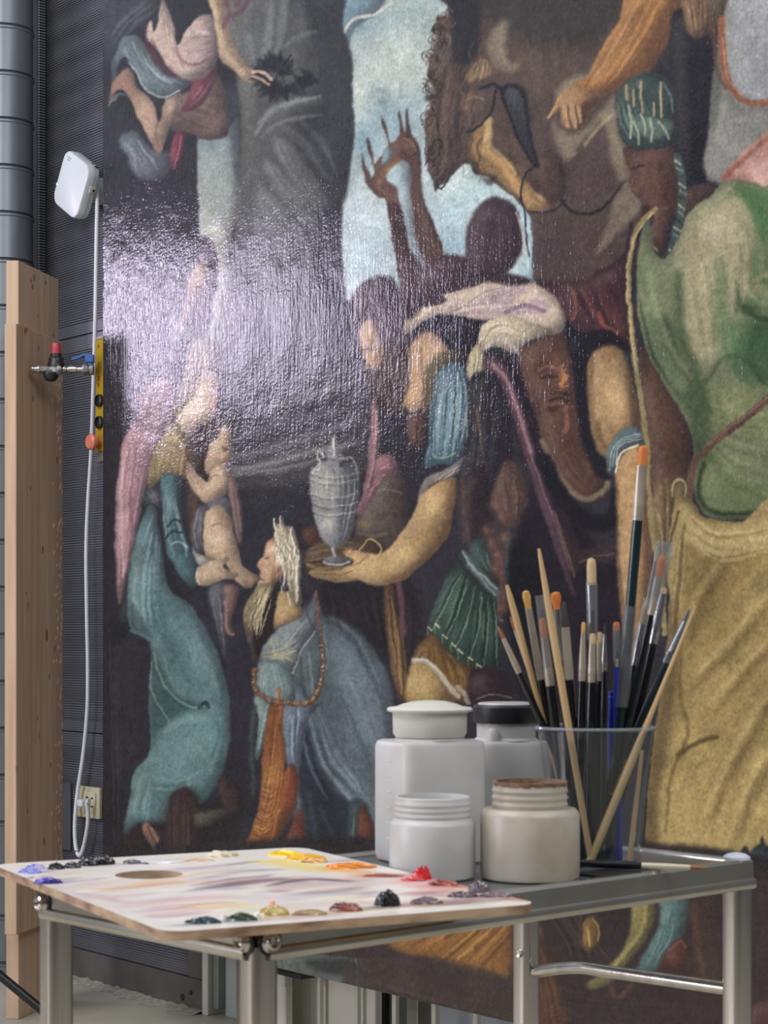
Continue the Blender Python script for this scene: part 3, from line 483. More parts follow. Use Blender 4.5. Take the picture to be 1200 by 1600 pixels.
    for k in range(40):
        x=rng.uniform(690,760); y=rng.uniform(40,240); S([(x,y),(x-8,y+16),(x-4,y+34),(x-12,y+52)],rng.uniform(2,5),['2b2225','5e483c','443430','715846'][k%4],.4,2.5,1)
    B(790,90,22,40,'6d5c4a',.5,clip=True); B(860,150,50,70,'5e4b40',.4,clip=True); S('845,95 890,140 900,200',26,'6a5546',.35,20,1,True); B(770,165,14,22,'5d463b',.7,clip=True); B(757,205,7,20,'caa468',.55,clip=True); B(806,292,14,8,'c89c5c',.6,40,True)
    B(742,160,9,6,'2e2422',.8,clip=True); S('728,156 742,150 756,156',3,'7f6250',.7); S('796,240 806,262 818,280',5,'3c2d28',.5,4); S('770,230 790,250 806,270',5,'d9b478',.4,4)
    F('738,235 748,262 745,275 760,278 775,275 765,290 740,262','3f3433',4,.6)
    F('785,150 800,130 820,140 828,180 832,215 836,250 828,245 800,190','2f3036',4,.9); F('790,135 806,132 820,148 824,180 826,205 812,185 800,160','3d434c',3,.8)
    for g,w in (('752,138 770,132 785,140 795,133 812,140 820,160 826,200 836,245 840,258',6),('784,142 790,165 800,190 812,220 828,248 838,260',5),('776,140 770,170 760,185 745,200 732,206',4),('838,258 824,270 816,285 814,310 820,330 822,370 826,400',3),('878,312 890,328 910,335 935,330 960,305 980,278',5),('884,312 872,325 850,332 826,330',2.5)): S(g,w,'25222a',.92,2)
    # pale light behind the pointing hand
    F('870,160 880,130 900,120 925,122 930,140 905,150 890,180','83765e',6,.9); F('862,185 880,205 905,208 925,190 945,165 962,150 965,200 978,240 985,275 968,282 955,250 950,215 940,190 925,205 905,225 892,250 875,240','7d6f58',6,.9); S('915,225 935,200 955,180',5,'a8936a',.6,4); S('880,215 895,240',10,'766a58',.7,6)
    F('985,280 995,300 1002,325 985,345 960,370 930,400 950,350 960,310','7a6853',5,.85)
    # orange sleeve arm and pointing hand
    F('985,-20 1062,-20 1056,30 1040,70 1015,110 990,130 962,140 940,150 915,150 898,145 898,130 918,118 930,95 948,60 968,30','9a6230',2)
    F('1062,-20 1056,30 1040,70 1015,110 990,130 962,140 930,152 960,120 1000,80 1030,20','5f3c26',9,.75,clip=True); M('990,-10 950,60 905,135','1045,-10 1010,60 960,130',14,['c08040','6a4022','b07238'],6,.4)
    F('856,184 862,172 872,158 876,145 885,138 900,135 930,145 936,155 925,170 918,182 908,196 898,203 886,200 878,193 877,180 878,165 866,178','9a6c42',1.5); F('905,165 935,150 930,170 915,190 900,203 908,180','4b3028',4,.8,clip=True)
    for g in ('884,165 884,180 888,198','894,165 896,182 898,198','904,168 906,180 906,190'): S(g,6,'b98a5a',.7,3); S(pts(g)+(5,0),2,'4a3028',.8,1.2)
    S('876,150 866,170 858,183',5,'b98653',.8)
    # dark background right and upper figures
    F('1052,20 1110,50 1108,250 1095,300 1062,300 1055,230 1050,160','1f1f27',4); S('1068,240 1080,290 1070,330',12,'23252c',.8,8)
    F('1066,-20 1110,-20 1112,20 1106,50 1090,60 1075,52 1068,30','6e5036',3); M('1072,-10 1075,20 1085,50','1100,-10 1105,20 1100,50',7,['a07a4c','3f2e28'],4,.5)
    F('1108,-20 1240,-20 1240,300 1120,285 1105,275 1100,250 1108,200 1115,120 1125,50','77766f',3)
    F('1150,-20 1240,-20 1240,150 1160,150 1140,90','8f9194',10,.9,clip=True); B(1130,230,25,40,'85857e',.6,clip=True); F('1110,60 1125,60 1128,130 1118,200 1108,200','4a5048',6,.7,clip=True); M('1160,0 1150,70 1165,140','1220,0 1210,70 1210,140',10,['a3a5a8','7b7d80'],8,.3)
    F('1110,-20 1140,-20 1130,20 1120,60 1108,50','55402f',4,.9)
    S('1128,30 1130,90 1138,130 1160,155 1190,162 1230,150',11,'8c4e34',.95,4); S('1130,60 1136,120 1160,150',3,'c07a50',.6); S('1116,50 1120,110 1134,140',6,'5f3a30',.7,4); S('1135,150 1160,172 1200,172',8,'6a6a62',.7,6)
    F('1128,278 1150,250 1180,220 1240,190 1240,310 1200,300 1170,290','ad7466',3); F('1165,262 1185,255 1240,235 1240,310 1190,295','c4958c',8,.8,clip=True); S('1130,280 1160,250 1200,215',8,'8f4a3a',.7,5)
    # turbaned man
    F('975,230 1000,235 1040,228 1056,240 1060,290 1062,330 1045,345 1038,400 1022,395 1012,340 1008,325 998,312 988,298 985,285 984,270 980,258 976,248','553832',2)
    F('1005,240 1030,240 1038,280 1036,320 1012,330 1000,300','64413a',6,.7,clip=True); B(1022,350,10,30,'5c3b35',.8,clip=True); B(990,262,5,5,'33221f',.8,clip=True); S('984,282 992,285',2.5,'2c1c1c',.8); S('986,296 996,294',2.5,'7a4a42',.7); B(1032,262,6,10,'3d2824',.7)
    S('976,248 980,258 985,270 983,278 990,284 986,292 996,300',3,'7d5344',.8,1.5); B(1000,285,10,20,'694438',.6,clip=True); B(1040,300,12,30,'3c2a28',.5,clip=True); S('996,262 1006,258',2.5,'2a1a18',.8); S('1018,345 1030,330 1044,325',4,'7a5448',.5,3); F('1062,300 1110,285 1120,300 1095,318 1072,345 1062,335','4a3431',3,.9)
    F('963,150 972,132 990,120 1012,114 1034,118 1050,130 1055,155 1054,190 1058,210 1048,228 1020,234 995,230 975,222 966,200 962,175','2f413f',2)
    M('966,160 966,190 985,226','1000,120 1020,170 1050,210',14,['6f867a','1f2c2e','50665f'],4,.45); F('975,180 1000,182 1040,188 1052,195 1045,210 1020,215 990,205','5f7468',5,.6,clip=True)
    for a,b in (((982,165),(985,215)),((1000,178),(1008,210)),((1015,185),(1018,222)),((1030,190),(1045,218)),((990,190),(998,225))): S([a,((a[0]+b[0])/2+3,(a[1]+b[1])/2),b],3.5,'a8ad84',.7,2)
    for a,b in (((1001,128),(1003,175)),((1031,130),(1034,182)),((978,135),(979,155)),((990,142),(990,165)),((1021,160),(1022,180))): S([a,b],4,'a5855c',.85,1.5)
    S('1035,130 1048,150 1052,175',4,'60767a',.5)
    # scarf of the turban
    S('1058,245 1066,290 1064,330 1058,360 1048,400 1042,450 1044,500 1052,540',13,'3c4c4c',.95,4)
    for k in range(26):
        t=k/25; y=250+290*t; x=np.interp(y,[245,290,330,360,400,450,500,540],[1058,1066,1064,1058,1048,1042,1044,1052]); S([(x-5+rng.uniform(-2,2),y),(x+5,y+rng.uniform(3,9))],2.2,['b5b48c','7f8c84','1f2629'][k%3],.8)
    S('1020,340 1014,365 1018,385 1030,398 1042,385',4,'2a3136',.9); S('1014,355 1018,380 1028,392',2,'9a9c90',.8)
    # red cloth behind, dark strap
    F('838,440 880,440 930,430 975,400 1000,350 1010,320 1015,340 990,400 985,460 990,540 960,545 940,520 900,520 885,500 870,465','432830',3); M('880,450 900,480 930,520','960,430 970,480 985,530',9,['6b3530','2c1c26','7d4034'],7,.45); S('892,450 900,475 895,500',6,'8a4a38',.6); S('935,490 945,510 965,520',7,'8c4630',.7); S('985,350 975,400 930,430',7,'33202a',.7)
    # shield with a face
    F('812,548 840,532 870,520 885,530 893,560 900,610 904,660 925,720 948,760 940,780 915,782 890,768 866,740 850,700 838,650 820,600','573830',2.5)
    B(870,560,20,20,'6b4236',.6,clip=True); B(865,640,22,25,'6a4a3a',.6,clip=True); B(878,590,8,16,'9a5a34',.8,clip=True); S('876,600 880,595 884,588',6,'b86c34',.7,clip=True); S('884,640 886,665 882,675',8,'8a5238',.7,clip=True); B(862,640,9,6,'3a2624',.8,clip=True); B(845,575,18,12,'4a2e2a',.7,clip=True); S('850,620 870,612 890,618',3,'3a2422',.6,clip=True); M('860,700 880,740 920,775','910,700 930,730 940,760',6,['6e4c3c','412c28'],8,.4); B(884,615,5,3,'35201e',.8); S('842,580 856,572 872,578',4,'8c5a40',.6,3); S('846,592 858,586 870,590',3,'2d1c1b',.7,2); B(858,589,4,2.5,'20140f',.8); S('876,572 880,590 874,602 886,604',3.5,'a4643c',.7,2); S('858,626 872,622 888,628',4,'2d1a19',.7,2); S('860,634 874,631 888,636',3,'93583c',.6,2); B(838,640,10,26,'3c2625',.6,clip=True); B(900,640,6,40,'7a4430',.4,clip=True)
    S('848,690 866,730 892,768 918,780 942,768 950,755',9,'7f6a4e',.9,5)
    # dark hoop round the rider's thigh
    F('885,500 905,520 935,515 960,520 985,545 965,545 935,542 922,560 918,600 925,650 935,700 952,705 958,740 945,748 928,735 910,690 902,640 896,580 888,540','1f1d28',3); S('850,720 880,780 920,815 960,810 968,770',26,'1d1b25',.95,6)
    F('865,810 885,830 905,860 950,845 962,860 950,880 915,880 895,900 890,870','3a2b2a',5,.8); S('866,800 885,860 898,900',4,'7a6244',.6,3); S('905,880 930,870 960,865',2,'6f5f60',.5)
    # thigh and lower leg
    F('918,580 925,555 940,542 958,540 975,555 985,580 992,620 1000,660 1010,690 985,680 965,690 955,712 940,712 930,695 922,650','a07848',2.5)
    B(960,620,20,45,'c79f68',.85,clip=True); F('985,560 1000,560 1010,690 995,685 985,640','523528',7,.8,clip=True); S('925,560 922,620 935,700',8,'6f4c34',.6,6,0,True); B(950,555,14,8,'8a6240',.6,clip=True); S('935,660 940,690 950,700',7,'6b4a34',.7,5)
    F('962,740 970,715 985,700 1012,694 1016,760 1018,850 1012,950 1006,1050 1004,1120 985,1120 975,1000 966,900 966,830','a67a48',2.5)
    B(985,800,14,90,'c09258',.8,clip=True); F('1000,690 1020,690 1020,1120 1000,1120 1006,900','5f3e2c',6,.8,clip=True); B(985,980,9,70,'a5743e',.6,clip=True); S('964,760 966,860 978,1000',5,'5b3c2a',.6,4,0,True)
    F('948,735 947,710 955,690 968,674 985,667 1002,670 1010,682 1008,694 990,695 975,702 965,716 960,738 954,742','546a6e',2)
    for d in (0,5,10): S([(952+d,735-d),(956+d,705-d*.5),(972+d*.6,685+d*.6),(1003,676+d)],2.2,'93a6a4',.7); 
    S('962,738 966,716 978,703 996,696',3,'d8cfb8',.85)
    # gold-edged brown panel
    F('1000,545 1020,560 1042,600 1068,650 1078,690 1078,740 1062,765 1050,800 1044,850 1030,830 1018,760 1012,690 1002,620','57392f',3)
    F('1030,750 1045,748 1055,765 1050,800 1044,850 1046,900 1040,930 1028,900 1018,850 1015,800','755a38',3); M('1015,620 1025,720 1035,800','1060,640 1068,700 1055,770',8,['7d5444','3c2826','6a4638'],7,.4); M('1020,800 1030,850 1040,920','1048,770 1046,830 1044,900',6,['a58c54','4f3a2a'],3,.6)
    S('1024,328 1000,350 988,380 982,430 984,490 992,560 1002,630 1010,690 1014,760 1020,840 1034,900 1038,990',8,'8d7c4c',.95,3); S('1018,335 992,370 980,430 984,500 994,580',3,'b7a468',.7); S('1008,350 995,400 993,470 1000,530 1012,590',3,'2e3430',.6)
    # green robe
    F('1008,345 1020,360 1022,390 1040,405 1060,370 1075,335 1092,318 1112,305 1122,290 1142,282 1168,284 1190,290 1240,330 1240,800 1200,806 1150,811 1112,808 1096,795 1086,770 1080,740 1084,700 1074,660 1050,620 1030,585 1012,550 1000,510 995,460 996,400','69704f',2)
    F('1085,345 1110,330 1140,305 1165,310 1190,340 1195,400 1180,440 1150,480 1120,520 1110,560 1085,540 1070,480 1065,420','8d8460',12,.9,clip=True); F('1062,380 1090,335 1140,312 1165,330 1160,400 1150,470 1120,560 1090,560 1068,500 1058,430','9a906a',16,.75,clip=True); B(1130,370,40,46,'aa9e78',.8,clip=True); B(1115,450,34,36,'948a62',.7,clip=True); B(1120,520,30,24,'7f7d54',.7,clip=True)
    F('1150,290 1240,320 1240,420 1200,380 1165,320','3e6638',9,.8,clip=True); F('1120,400 1135,430 1140,500 1200,500 1240,560 1240,640 1180,560 1150,540 1120,520','3a5f38',10,.7,clip=True); B(1170,480,30,12,'2a3f2a',.8,clip=True); F('1160,430 1200,410 1240,400 1240,470 1200,480 1170,470','75784f',6,.8,clip=True); B(1180,470,18,8,'4a6a40',.7,clip=True)
    S('1180,345 1195,380 1200,420',5,'46683a',.6,5)
    F('1200,500 1240,480 1240,640 1190,620 1150,590 1140,550','36573a',9,.7,clip=True); B(1140,540,20,22,'5f8050',.7,clip=True); F('1050,500 1065,560 1090,600 1110,640 1110,700 1090,720 1080,660 1050,610 1020,560 1010,500','35492f',8,.75,clip=True); F('996,400 1015,390 1025,430 1030,500 1050,560 1075,600 1060,610 1030,570 1005,510','6b7a54',6,.7,clip=True)
    F('1110,610 1160,600 1240,600 1240,700 1180,690 1120,690','6e7648',10,.7,clip=True); F('1086,735 1100,715 1110,705 1140,720 1180,750 1240,760 1240,800 1150,808 1105,800 1090,780','5c6c3f',8,.7,clip=True); B(1140,740,40,24,'7a8250',.6,clip=True); S('1100,725 1090,760 1100,790 1130,803 1200,800',8,'26331f',.8,6,0,True)
    S('1060,430 1064,520 1090,590 1108,640',14,'2f4a2c',.6,12,0,True); S('1168,300 1188,350 1180,420 1200,440',16,'3b6a38',.5,12,0,True); S('1150,440 1160,480 1200,500 1230,490',9,'2a4428',.75,7,1,True)
    S('1175,440 1195,430 1220,432',9,'8d8c66',.6,6,1,True); S('1160,415 1165,450 1185,470',5,'c0b690',.4,4,1,True); S('1130,470 1140,520 1170,560',12,'4d7044',.5,10,1,True); S('1185,510 1170,560 1200,600',16,'2f4d2f',.5,12,1,True)
    S('1010,400 1022,470 1050,545 1080,590',9,'8b9068',.55,7,1,True); S('1000,470 1015,540 1045,600',6,'2d3c2a',.7,5,1,True); S('1090,640 1085,690 1110,720',10,'33462a',.6,8,1,True); S('1130,620 1150,660 1120,690',16,'8c8e60',.5,12,1,True)
    M('1070,400 1080,480 1110,600','1170,330 1180,420 1150,560',14,['a39a70','55633f','8d8860'],10,.25,4); M('1100,620 1150,640 1220,640','1100,700 1150,760 1220,790',10,['8b8c5c','45562f'],7,.3); S('1195,600 1160,560 1130,560 1100,600',6,'31492c',.5,6)
    S('1240,590 1180,640 1140,672 1105,700 1088,720 1080,745 1078,770 1072,790 1058,786',12,'5f4238',.95,3); S('1200,620 1140,668 1104,696',3,'8d6450',.5)
    for k in range(7): B(1140+6*k,676-5*k,3,3,'2c2220',.7)
    B(1060,765,14,16,'86704a',.8); S('1050,775 1052,755 1064,750 1072,762 1070,780',3,'bba66c',.7)
    # yellow skirt
    F('1052,790 1060,770 1070,775 1084,785 1098,806 1120,812 1160,815 1240,800 1240,1330 1215,1318 1206,1300 1198,1322 1190,1306 1178,1342 1166,1320 1150,1340 1120,1334 1080,1332 1030,1328 1010,1330 1012,1260 1018,1180 1030,1100 1040,1020 1046,940 1042,870','93793f',2)
    F('1058,790 1075,790 1095,815 1130,825 1240,810 1240,860 1180,860 1130,868 1090,860 1070,835','b39a5c',6,.85,clip=True); F('1070,850 1100,870 1140,865 1180,880 1160,960 1120,1010 1075,1020 1068,930','7f6532',10,.6,clip=True)
    F('1066,1130 1090,1000 1140,930 1180,880 1240,870 1240,1100 1180,1150 1100,1140','a28647',14,.6,clip=True); F('1030,1330 1040,1200 1070,1130 1110,1160 1180,1180 1240,1150 1240,1330','b2944e',12,.8,clip=True); F('1008,1330 1015,1200 1032,1090 1046,950 1060,960 1058,1060 1045,1150 1030,1250 1028,1330','5a4426',7,.7,clip=True)
    S('1060,1180 1070,1172 1095,1158 1120,1152',7,'52401f',.8,5); S('1066,1000 1062,1080 1075,1140 1062,1180',6,'6b5228',.7,5,0,True); S('1060,1180 1046,1230 1040,1300',5,'6d552a',.6,4,0,True)
    for g in ('1240,1060 1200,1110 1160,1180 1130,1240 1100,1300','1240,900 1190,960 1140,1020 1080,1080','1240,1160 1200,1200 1170,1260 1150,1320','1240,980 1180,1040 1120,1110','1140,880 1100,940 1080,1000'): S(g,14,'5d4722',.5,12,1,True); S(pts(g)+(-12,-8),9,'c4a962',.4,8,1,True)
    M('1080,800 1120,830 1210,820','1075,850 1130,880 1210,860',7,['cdb676','7a6232'],5,.4); M('1060,800 1050,900 1040,1000','1074,820 1066,900 1060,1000',6,['b59c5c','5a4526'],4,.5); M('1040,1330 1060,1220 1110,1150','1180,1330 1190,1250 1210,1180',14,['c0a35c','82682f'],8,.25,4)
    S('1044,860 1052,830 1060,800',4,'4e3a24',.7)
    F('1170,1350 1182,1320 1200,1325 1240,1335 1240,1420 1180,1400','27363c',3)
    # ---- area hidden/visible below the table
    F('150,1340 1240,1345 1240,1640 150,1640','2f282a',5)
    F('480,1385 800,1385 850,1420 905,1405 990,1400 1240,1380 1240,1640 150,1640 150,1400','382b2a',6)
    F('560,1400 800,1390 850,1450 800,1510 790,1530 740,1522 690,1500 640,1490 600,1470','8c5722',6); M('600,1470 660,1440 700,1400','740,1525 790,1470 830,1420',22,['bb7c34','5c3418','a5672a','d09648'],5,.5,3)
    F('800,1430 840,1470 870,1530 890,1640 830,1640 800,1560','5b3626',6,.9); M('805,1450 840,1520 860,1620','830,1450 868,1520 885,1620',6,['7a4a30','3a2520'],6,.4)
    F('420,1490 560,1500 560,1545 420,1520','56605a',2); F('480,1500 555,1500 556,1520 520,1524 490,1514','2c2c2e',5,.85); S('556,1500 560,1545',3,'7c8a80',.6)
    F('560,1500 800,1530 800,1640 560,1640','40322f',6,.9); M('570,1510 650,1540 800,1570','570,1540 650,1570 800,1610',12,['54423c','2f2526','4b3a36'],5,.35)
    F('840,1400 990,1400 1000,1440 960,1500 900,1500 850,1460','33292a',6); M('850,1420 880,1470 900,1520','900,1410 930,1460 960,1500',12,['5f4a34','241d20'],4,.4)
    F('912,1440 925,1432 936,1445 935,1470 922,1488 910,1476','765428',2); S('918,1450 920,1478',3,'c29448',.8); S('926,1436 936,1450 934,1470',3,'b08440',.7); S('908,1430 905,1470 920,1490',3,'4f3c2c',.7)
    F('990,1400 1020,1400 1022,1425 1012,1460 996,1485 972,1510 955,1535 925,1545 918,1536 940,1520 970,1490 985,1450','8c7e3e',3); S('1010,1405 1004,1450 976,1490 950,1525',6,'b5a250',.6,5)
    F('1035,1400 1075,1400 1072,1430 1066,1460 1052,1485 1030,1515 1000,1522 996,1508 1012,1480 1030,1445','4a706c',3); M('1040,1410 1030,1460 1005,1510','1065,1410 1055,1460 1030,1505',7,['6d9690','31524e'],4,.5)
    F('1030,1512 1040,1490 1055,1470 1072,1468 1078,1480 1074,1505 1068,1520 1050,1512 1020,1522','5c3028',3); S('1045,1485 1062,1472 1072,1480',4,'8c5244',.6)
    F('1075,1400 1110,1400 1110,1460 1130,1540 1080,1520 1085,1460','46322a',8,.7); S('955,1545 965,1560 985,1540',8,'6a3a34',.7,5); S('1085,1420 1090,1480 1100,1520',10,'5c4232',.6,8)
    F('1160,1590 1172,1570 1240,1560 1240,1640 1160,1640','54302f',4)
    M('850,1540 950,1560 1100,1570','850,1600 950,1610 1160,1600',18,['43383a','261f22','3d3130'],6,.35,4,clip=False)
    # left and right dark borders, grime, craquelure
    F('150,280 178,300 180,700 178,1000 190,1350 150,1350','2a2831',8,.75); M('165,960 170,1100 175,1330','185,1010 190,1150 190,1330',14,['3c3a42','1e1d24','4a4442'],4,.35,3,clip=False); M('470,900 480,960 500,1000','545,920 560,960 570,990',5,['332c34'],6,.4,clip=False)
    # paint relief: uneven colour, vertical drags, warped edges
    n = noise(3,.5,1)+noise(9,.5,2)+noise(40,.6,3); yy, xx = np.mgrid[0:PH, 0:PW]
    wx = np.clip(xx+noise(7,.45,4)+noise(16,.7,5)+.5, 0, PW-1).astype(int); wy = np.clip(yy+noise(7,.45,6)+noise(16,.7,8)+.5, 0, PH-1).astype(int)
    C = CV[wy, wx]; r = np.random.default_rng(5); g = r.normal(0, 1, (PH, PW)).astype(np.float32)
    vert = bblur(g, 1)*1.4; vert = vert+np.repeat(r.normal(0, .6, (PH//6+1, PW)).astype(np.float32), 6, 0)[:PH]*.35
    return np.clip(C*(1+.07*n[..., None]+.045*vert[..., None])+.008*vert[..., None], 0, 1)
# ---------------------------------------------------------------- planes of the room (plan view)
DW = Vector((.631, -.776, 0)).normalized(); NW = Vector((-.776, -.631, 0)).normalized()      # along the wall, out of the wall
WA = Vector((-1.087, 6.2, 0)); ANG = math.atan2(DW.y, DW.x)
def wall_s(px, off=0.0):
    u = (px-CXP)/FPX; o = WA+NW*off; return (u*o.y-o.x)/(DW.x-u*DW.y)
def wall_t(px, off=0.0):                                                # depth of the plane at this column of the photograph
    o = WA+NW*off; return (o+DW*wall_s(px, off)).y
def wall_z(px, py, off=0.0): return CAMZ-(py-CYP)/FPX*wall_t(px, off)
WM = Matrix.Translation(WA) @ Matrix.Rotation(ANG, 4, 'Z')              # local x along the wall, local -y out of the wall
def wloc(s, out, z): return WM @ Vector((s, -out, z))
# ---------------------------------------------------------------- structure
m_floor = mat('floor_cream', 'b8b4a4', .45, col2='a9a596', scale=3, bump=.15, bscale=60)
nt = m_floor.node_tree; vo = nt.nodes.new('ShaderNodeTexVoronoi'); vo.inputs['Scale'].default_value = 16; rp = nt.nodes.new('ShaderNodeValToRGB')
rp.color_ramp.elements[0].position = .03; rp.color_ramp.elements[0].color = (.18, .17, .16, 1); rp.color_ramp.elements[1].position = .07; rp.color_ramp.elements[1].color = (1, 1, 1, 1)
mx = nt.nodes.new('ShaderNodeMixRGB'); mx.blend_type = 'MULTIPLY'; mx.inputs[0].default_value = .8; b = nt.nodes['Principled BSDF']; src = b.inputs['Base Color'].links[0].from_socket
nt.links.new(nt.nodes['Mapping'].outputs[0], vo.inputs['Vector']); nt.links.new(vo.outputs['Distance'], rp.inputs[0]); nt.links.new(src, mx.inputs[1]); nt.links.new(rp.outputs[0], mx.inputs[2]); nt.links.new(mx.outputs[0], b.inputs['Base Color'])
fl = struct('floor', bx(bmesh.new(), -6, 6, -3, 11, -.1, 0), m_floor)
m_panel = mat('grey_sheet_metal', '4c4e56', .42, .3, col2='54565e', scale=4, spec=.4)
m_plate = mat('smooth_grey_plate', '565450', .5, .2, col2='64615c', scale=9, spec=.4)
m_dark = mat('dark_recess', '26272b', .7)
S0, S1 = -1.6, wall_s(324); SP = wall_s(296)
wall = struct('wall_back', xf(bx(bmesh.new(), S0, S1, .02, .14, 0, 3.5), WM), m_dark)
def perforate(m, pitch=.0075):
    nt = m.node_tree; N = nt.nodes; L = nt.links; b = N['Principled BSDF']; tc = N['Texture Coordinate']
    sx = N.new('ShaderNodeSeparateXYZ'); L.new(tc.outputs['Object'], sx.inputs[0]); outs = []
    for ax in ('X', 'Z'):
        m1 = N.new('ShaderNodeMath'); m1.operation = 'MULTIPLY'; m1.inputs[1].default_value = 2*math.pi/pitch; L.new(sx.outputs[ax], m1.inputs[0])
        m2 = N.new('ShaderNodeMath'); m2.operation = 'SINE'; L.new(m1.outputs[0], m2.inputs[0]); outs.append(m2)
    a = N.new('ShaderNodeMath'); a.operation = 'ADD'; L.new(outs[0].outputs[0], a.inputs[0]); L.new(outs[1].outputs[0], a.inputs[1])
    g = N.new('ShaderNodeMath'); g.operation = 'GREATER_THAN'; g.inputs[1].default_value = .75; L.new(a.outputs[0], g.inputs[0])
    mx = N.new('ShaderNodeMixRGB'); src = b.inputs['Base Color'].links[0].from_socket; L.new(g.outputs[0], mx.inputs[0]); L.new(src, mx.inputs[1]); mx.inputs[2].default_value = (.006, .006, .008, 1); L.new(mx.outputs[0], b.inputs['Base Color'])
m_perf = mat('perforated_metal', '686a72', .42, .3, col2='70727a', scale=4, spec=.4); perforate(m_perf)
def ribbed(s0, s1, z0, z1, pitch=.0082, dep=.0035, edge=.035):
    bm = bmesh.new(); prof = [(0, z0), (0, z0+edge)]; z = z0+edge
    while z+pitch < z1-edge:
        prof += [(dep, z+pitch*.30), (dep, z+pitch*.45), (0, z+pitch*.7), (0, z+pitch)]; z += pitch
    prof += [(0, z1)]
    cols = [[bm.verts.new((s, d-.004, zz)) for d, zz in prof] for s in (s0, s1)]; back = [[bm.verts.new((s, .02, zz)) for zz in (z0, z1)] for s in (s0, s1)]
    for k in range(len(prof)-1): bm.faces.new((cols[0][k], cols[1][k], cols[1][k+1], cols[0][k+1]))
    for q in (0, 1): bm.faces.new([back[q][0]]+cols[q]+[back[q][1]])
    bm.faces.new((cols[0][0], back[0][0], back[1][0], cols[1][0])); bm.faces.new((cols[0][-1], cols[1][-1], back[1][1], back[0][1])); return bm
zA = wall_z(130, 524); zB = wall_z(130, 1144); zC = .095
for (z0, z1) in ((zA+.002, 3.48), (zB+.002, zA-.002), (zC+.002, zB-.002)):
    pn = obj('panel', ribbed(S0, SP, z0, z1), m_perf, wall); setw(pn, WM)
obj('panel', xf(bx(bmesh.new(), SP, S1, -.004, .02, zC, 3.48), WM), m_plate, wall)
struct('baseboard_back', xf(bx(bmesh.new(), S0, S1, -.008, .02, 0, zC-.001), WM), m_plate)
# screws and holes of the lower plate
for s, z, r in ((wall_s(289), wall_z(289, 1557), .010), (wall_s(302), wall_z(302, 1550), .008)):
    bm = lathe([(r, 0), (r*.9, .003), (r*.4, .004)], 14); o = obj('screw', bm, m_dark, wall); setw(o, WM @ Matrix.Translation((s, -.008, z)) @ Matrix.Rotation(math.pi/2, 4, 'X'))
# ragged seam of the poured floor against the wall
bm = bmesh.new(); rnd = random.Random(4); n = 150; A = []; Bv = []; Cc = []
for i in range(n+1):
    s = S0+(S1-S0)*i/n; w = .03+.018*math.sin(i*.7)+.014*rnd.random(); h = .004+.006*rnd.random()+(.004 if i % 11 == 0 else 0)
    A.append(bm.verts.new(wloc(s, .006, h*1.0))); Bv.append(bm.verts.new(wloc(s, .02+w*.3, h*.8))); Cc.append(bm.verts.new(wloc(s, .03+w, .0005)))
for i in range(n): bm.faces.new((A[i], A[i+1], Bv[i+1], Bv[i])); bm.faces.new((Bv[i], Bv[i+1], Cc[i+1], Cc[i]))
obj('floor_seam', bm, mat('seam_mortar', 'b4b0a0', .6, col2='8f8a7c', scale=60, bump=.6), fl, smooth=True)
# vertical perforated corner strip beside the duct
o = struct('trim_1', bx(bmesh.new(), wall_s(50, .03), wall_s(62, .03), -.035, -.006, .1, 3.4, .004), mat('corner_strip', '878b94', .4, .4, col2='6c7078', scale=300, stretch=(1, 1, 4))); setw(o, WM); perforate(o.data.materials[0], .009)
# small flat access cover low on the wall
o = tag(obj('access_cover', bx(bmesh.new(), wall_s(72), wall_s(114.5), -.014, -.0045, wall_z(105, 1327), wall_z(105, 1222), .003), mat('cover_grey', '54575e', .4, col2='4d5057', scale=8)), 'flat dark grey cover plate on the wall left of the socket', 'cover plate'); setw(o, WM)
# bay beyond the end of the dark wall
m_white = mat('white_paint', 'cfcfc2', .45, col2='c2c2b6', scale=6)
m_pale = mat('pale_glazed_panel', 'aab2ac', .3, col2='b2b9b4', scale=3)
struct('trim_2', xf(bx(bmesh.new(), S1+.001, S1+.03, -.02, .05, 0, 3.4, .003), WM), m_white)
struct('trim_3', xf(bx(bmesh.new(), S1+.035, S1+.062, -.005, .04, .02, 3.4, .004), WM), mat('grey_channel', '8f978f', .4, .3, col2='7a827b', scale=5))
struct('door_1', xf(bx(bmesh.new(), S1+.063, S1+.26, .02, .05, 0, 3.4, .002), WM), m_pale)
struct('wall_recess', xf(bx(bmesh.new(), S1-.3, 5.5, 1.5, 1.6, 0, 3.5), WM), mat('recess_wall', '6e7072', .7, col2='5c5f62', scale=2))
struct('wall_left', bx(bmesh.new(), -6.1, -6, -3, 11, 0, 3.6), mat('left_wall_paint', '9c9c9a', .8, col2='929290', scale=2))
struct('wall_right', bx(bmesh.new(), 6, 6.1, -3, 11, 0, 3.6), mat('right_wall_paint', '77787a', .8, col2='6c6d70', scale=2))
struct('wall_front', bx(bmesh.new(), -6, 6, -3.1, -3, 0, 3.6), mat('front_wall_paint', '4c4d50', .8, col2='444548', scale=2))
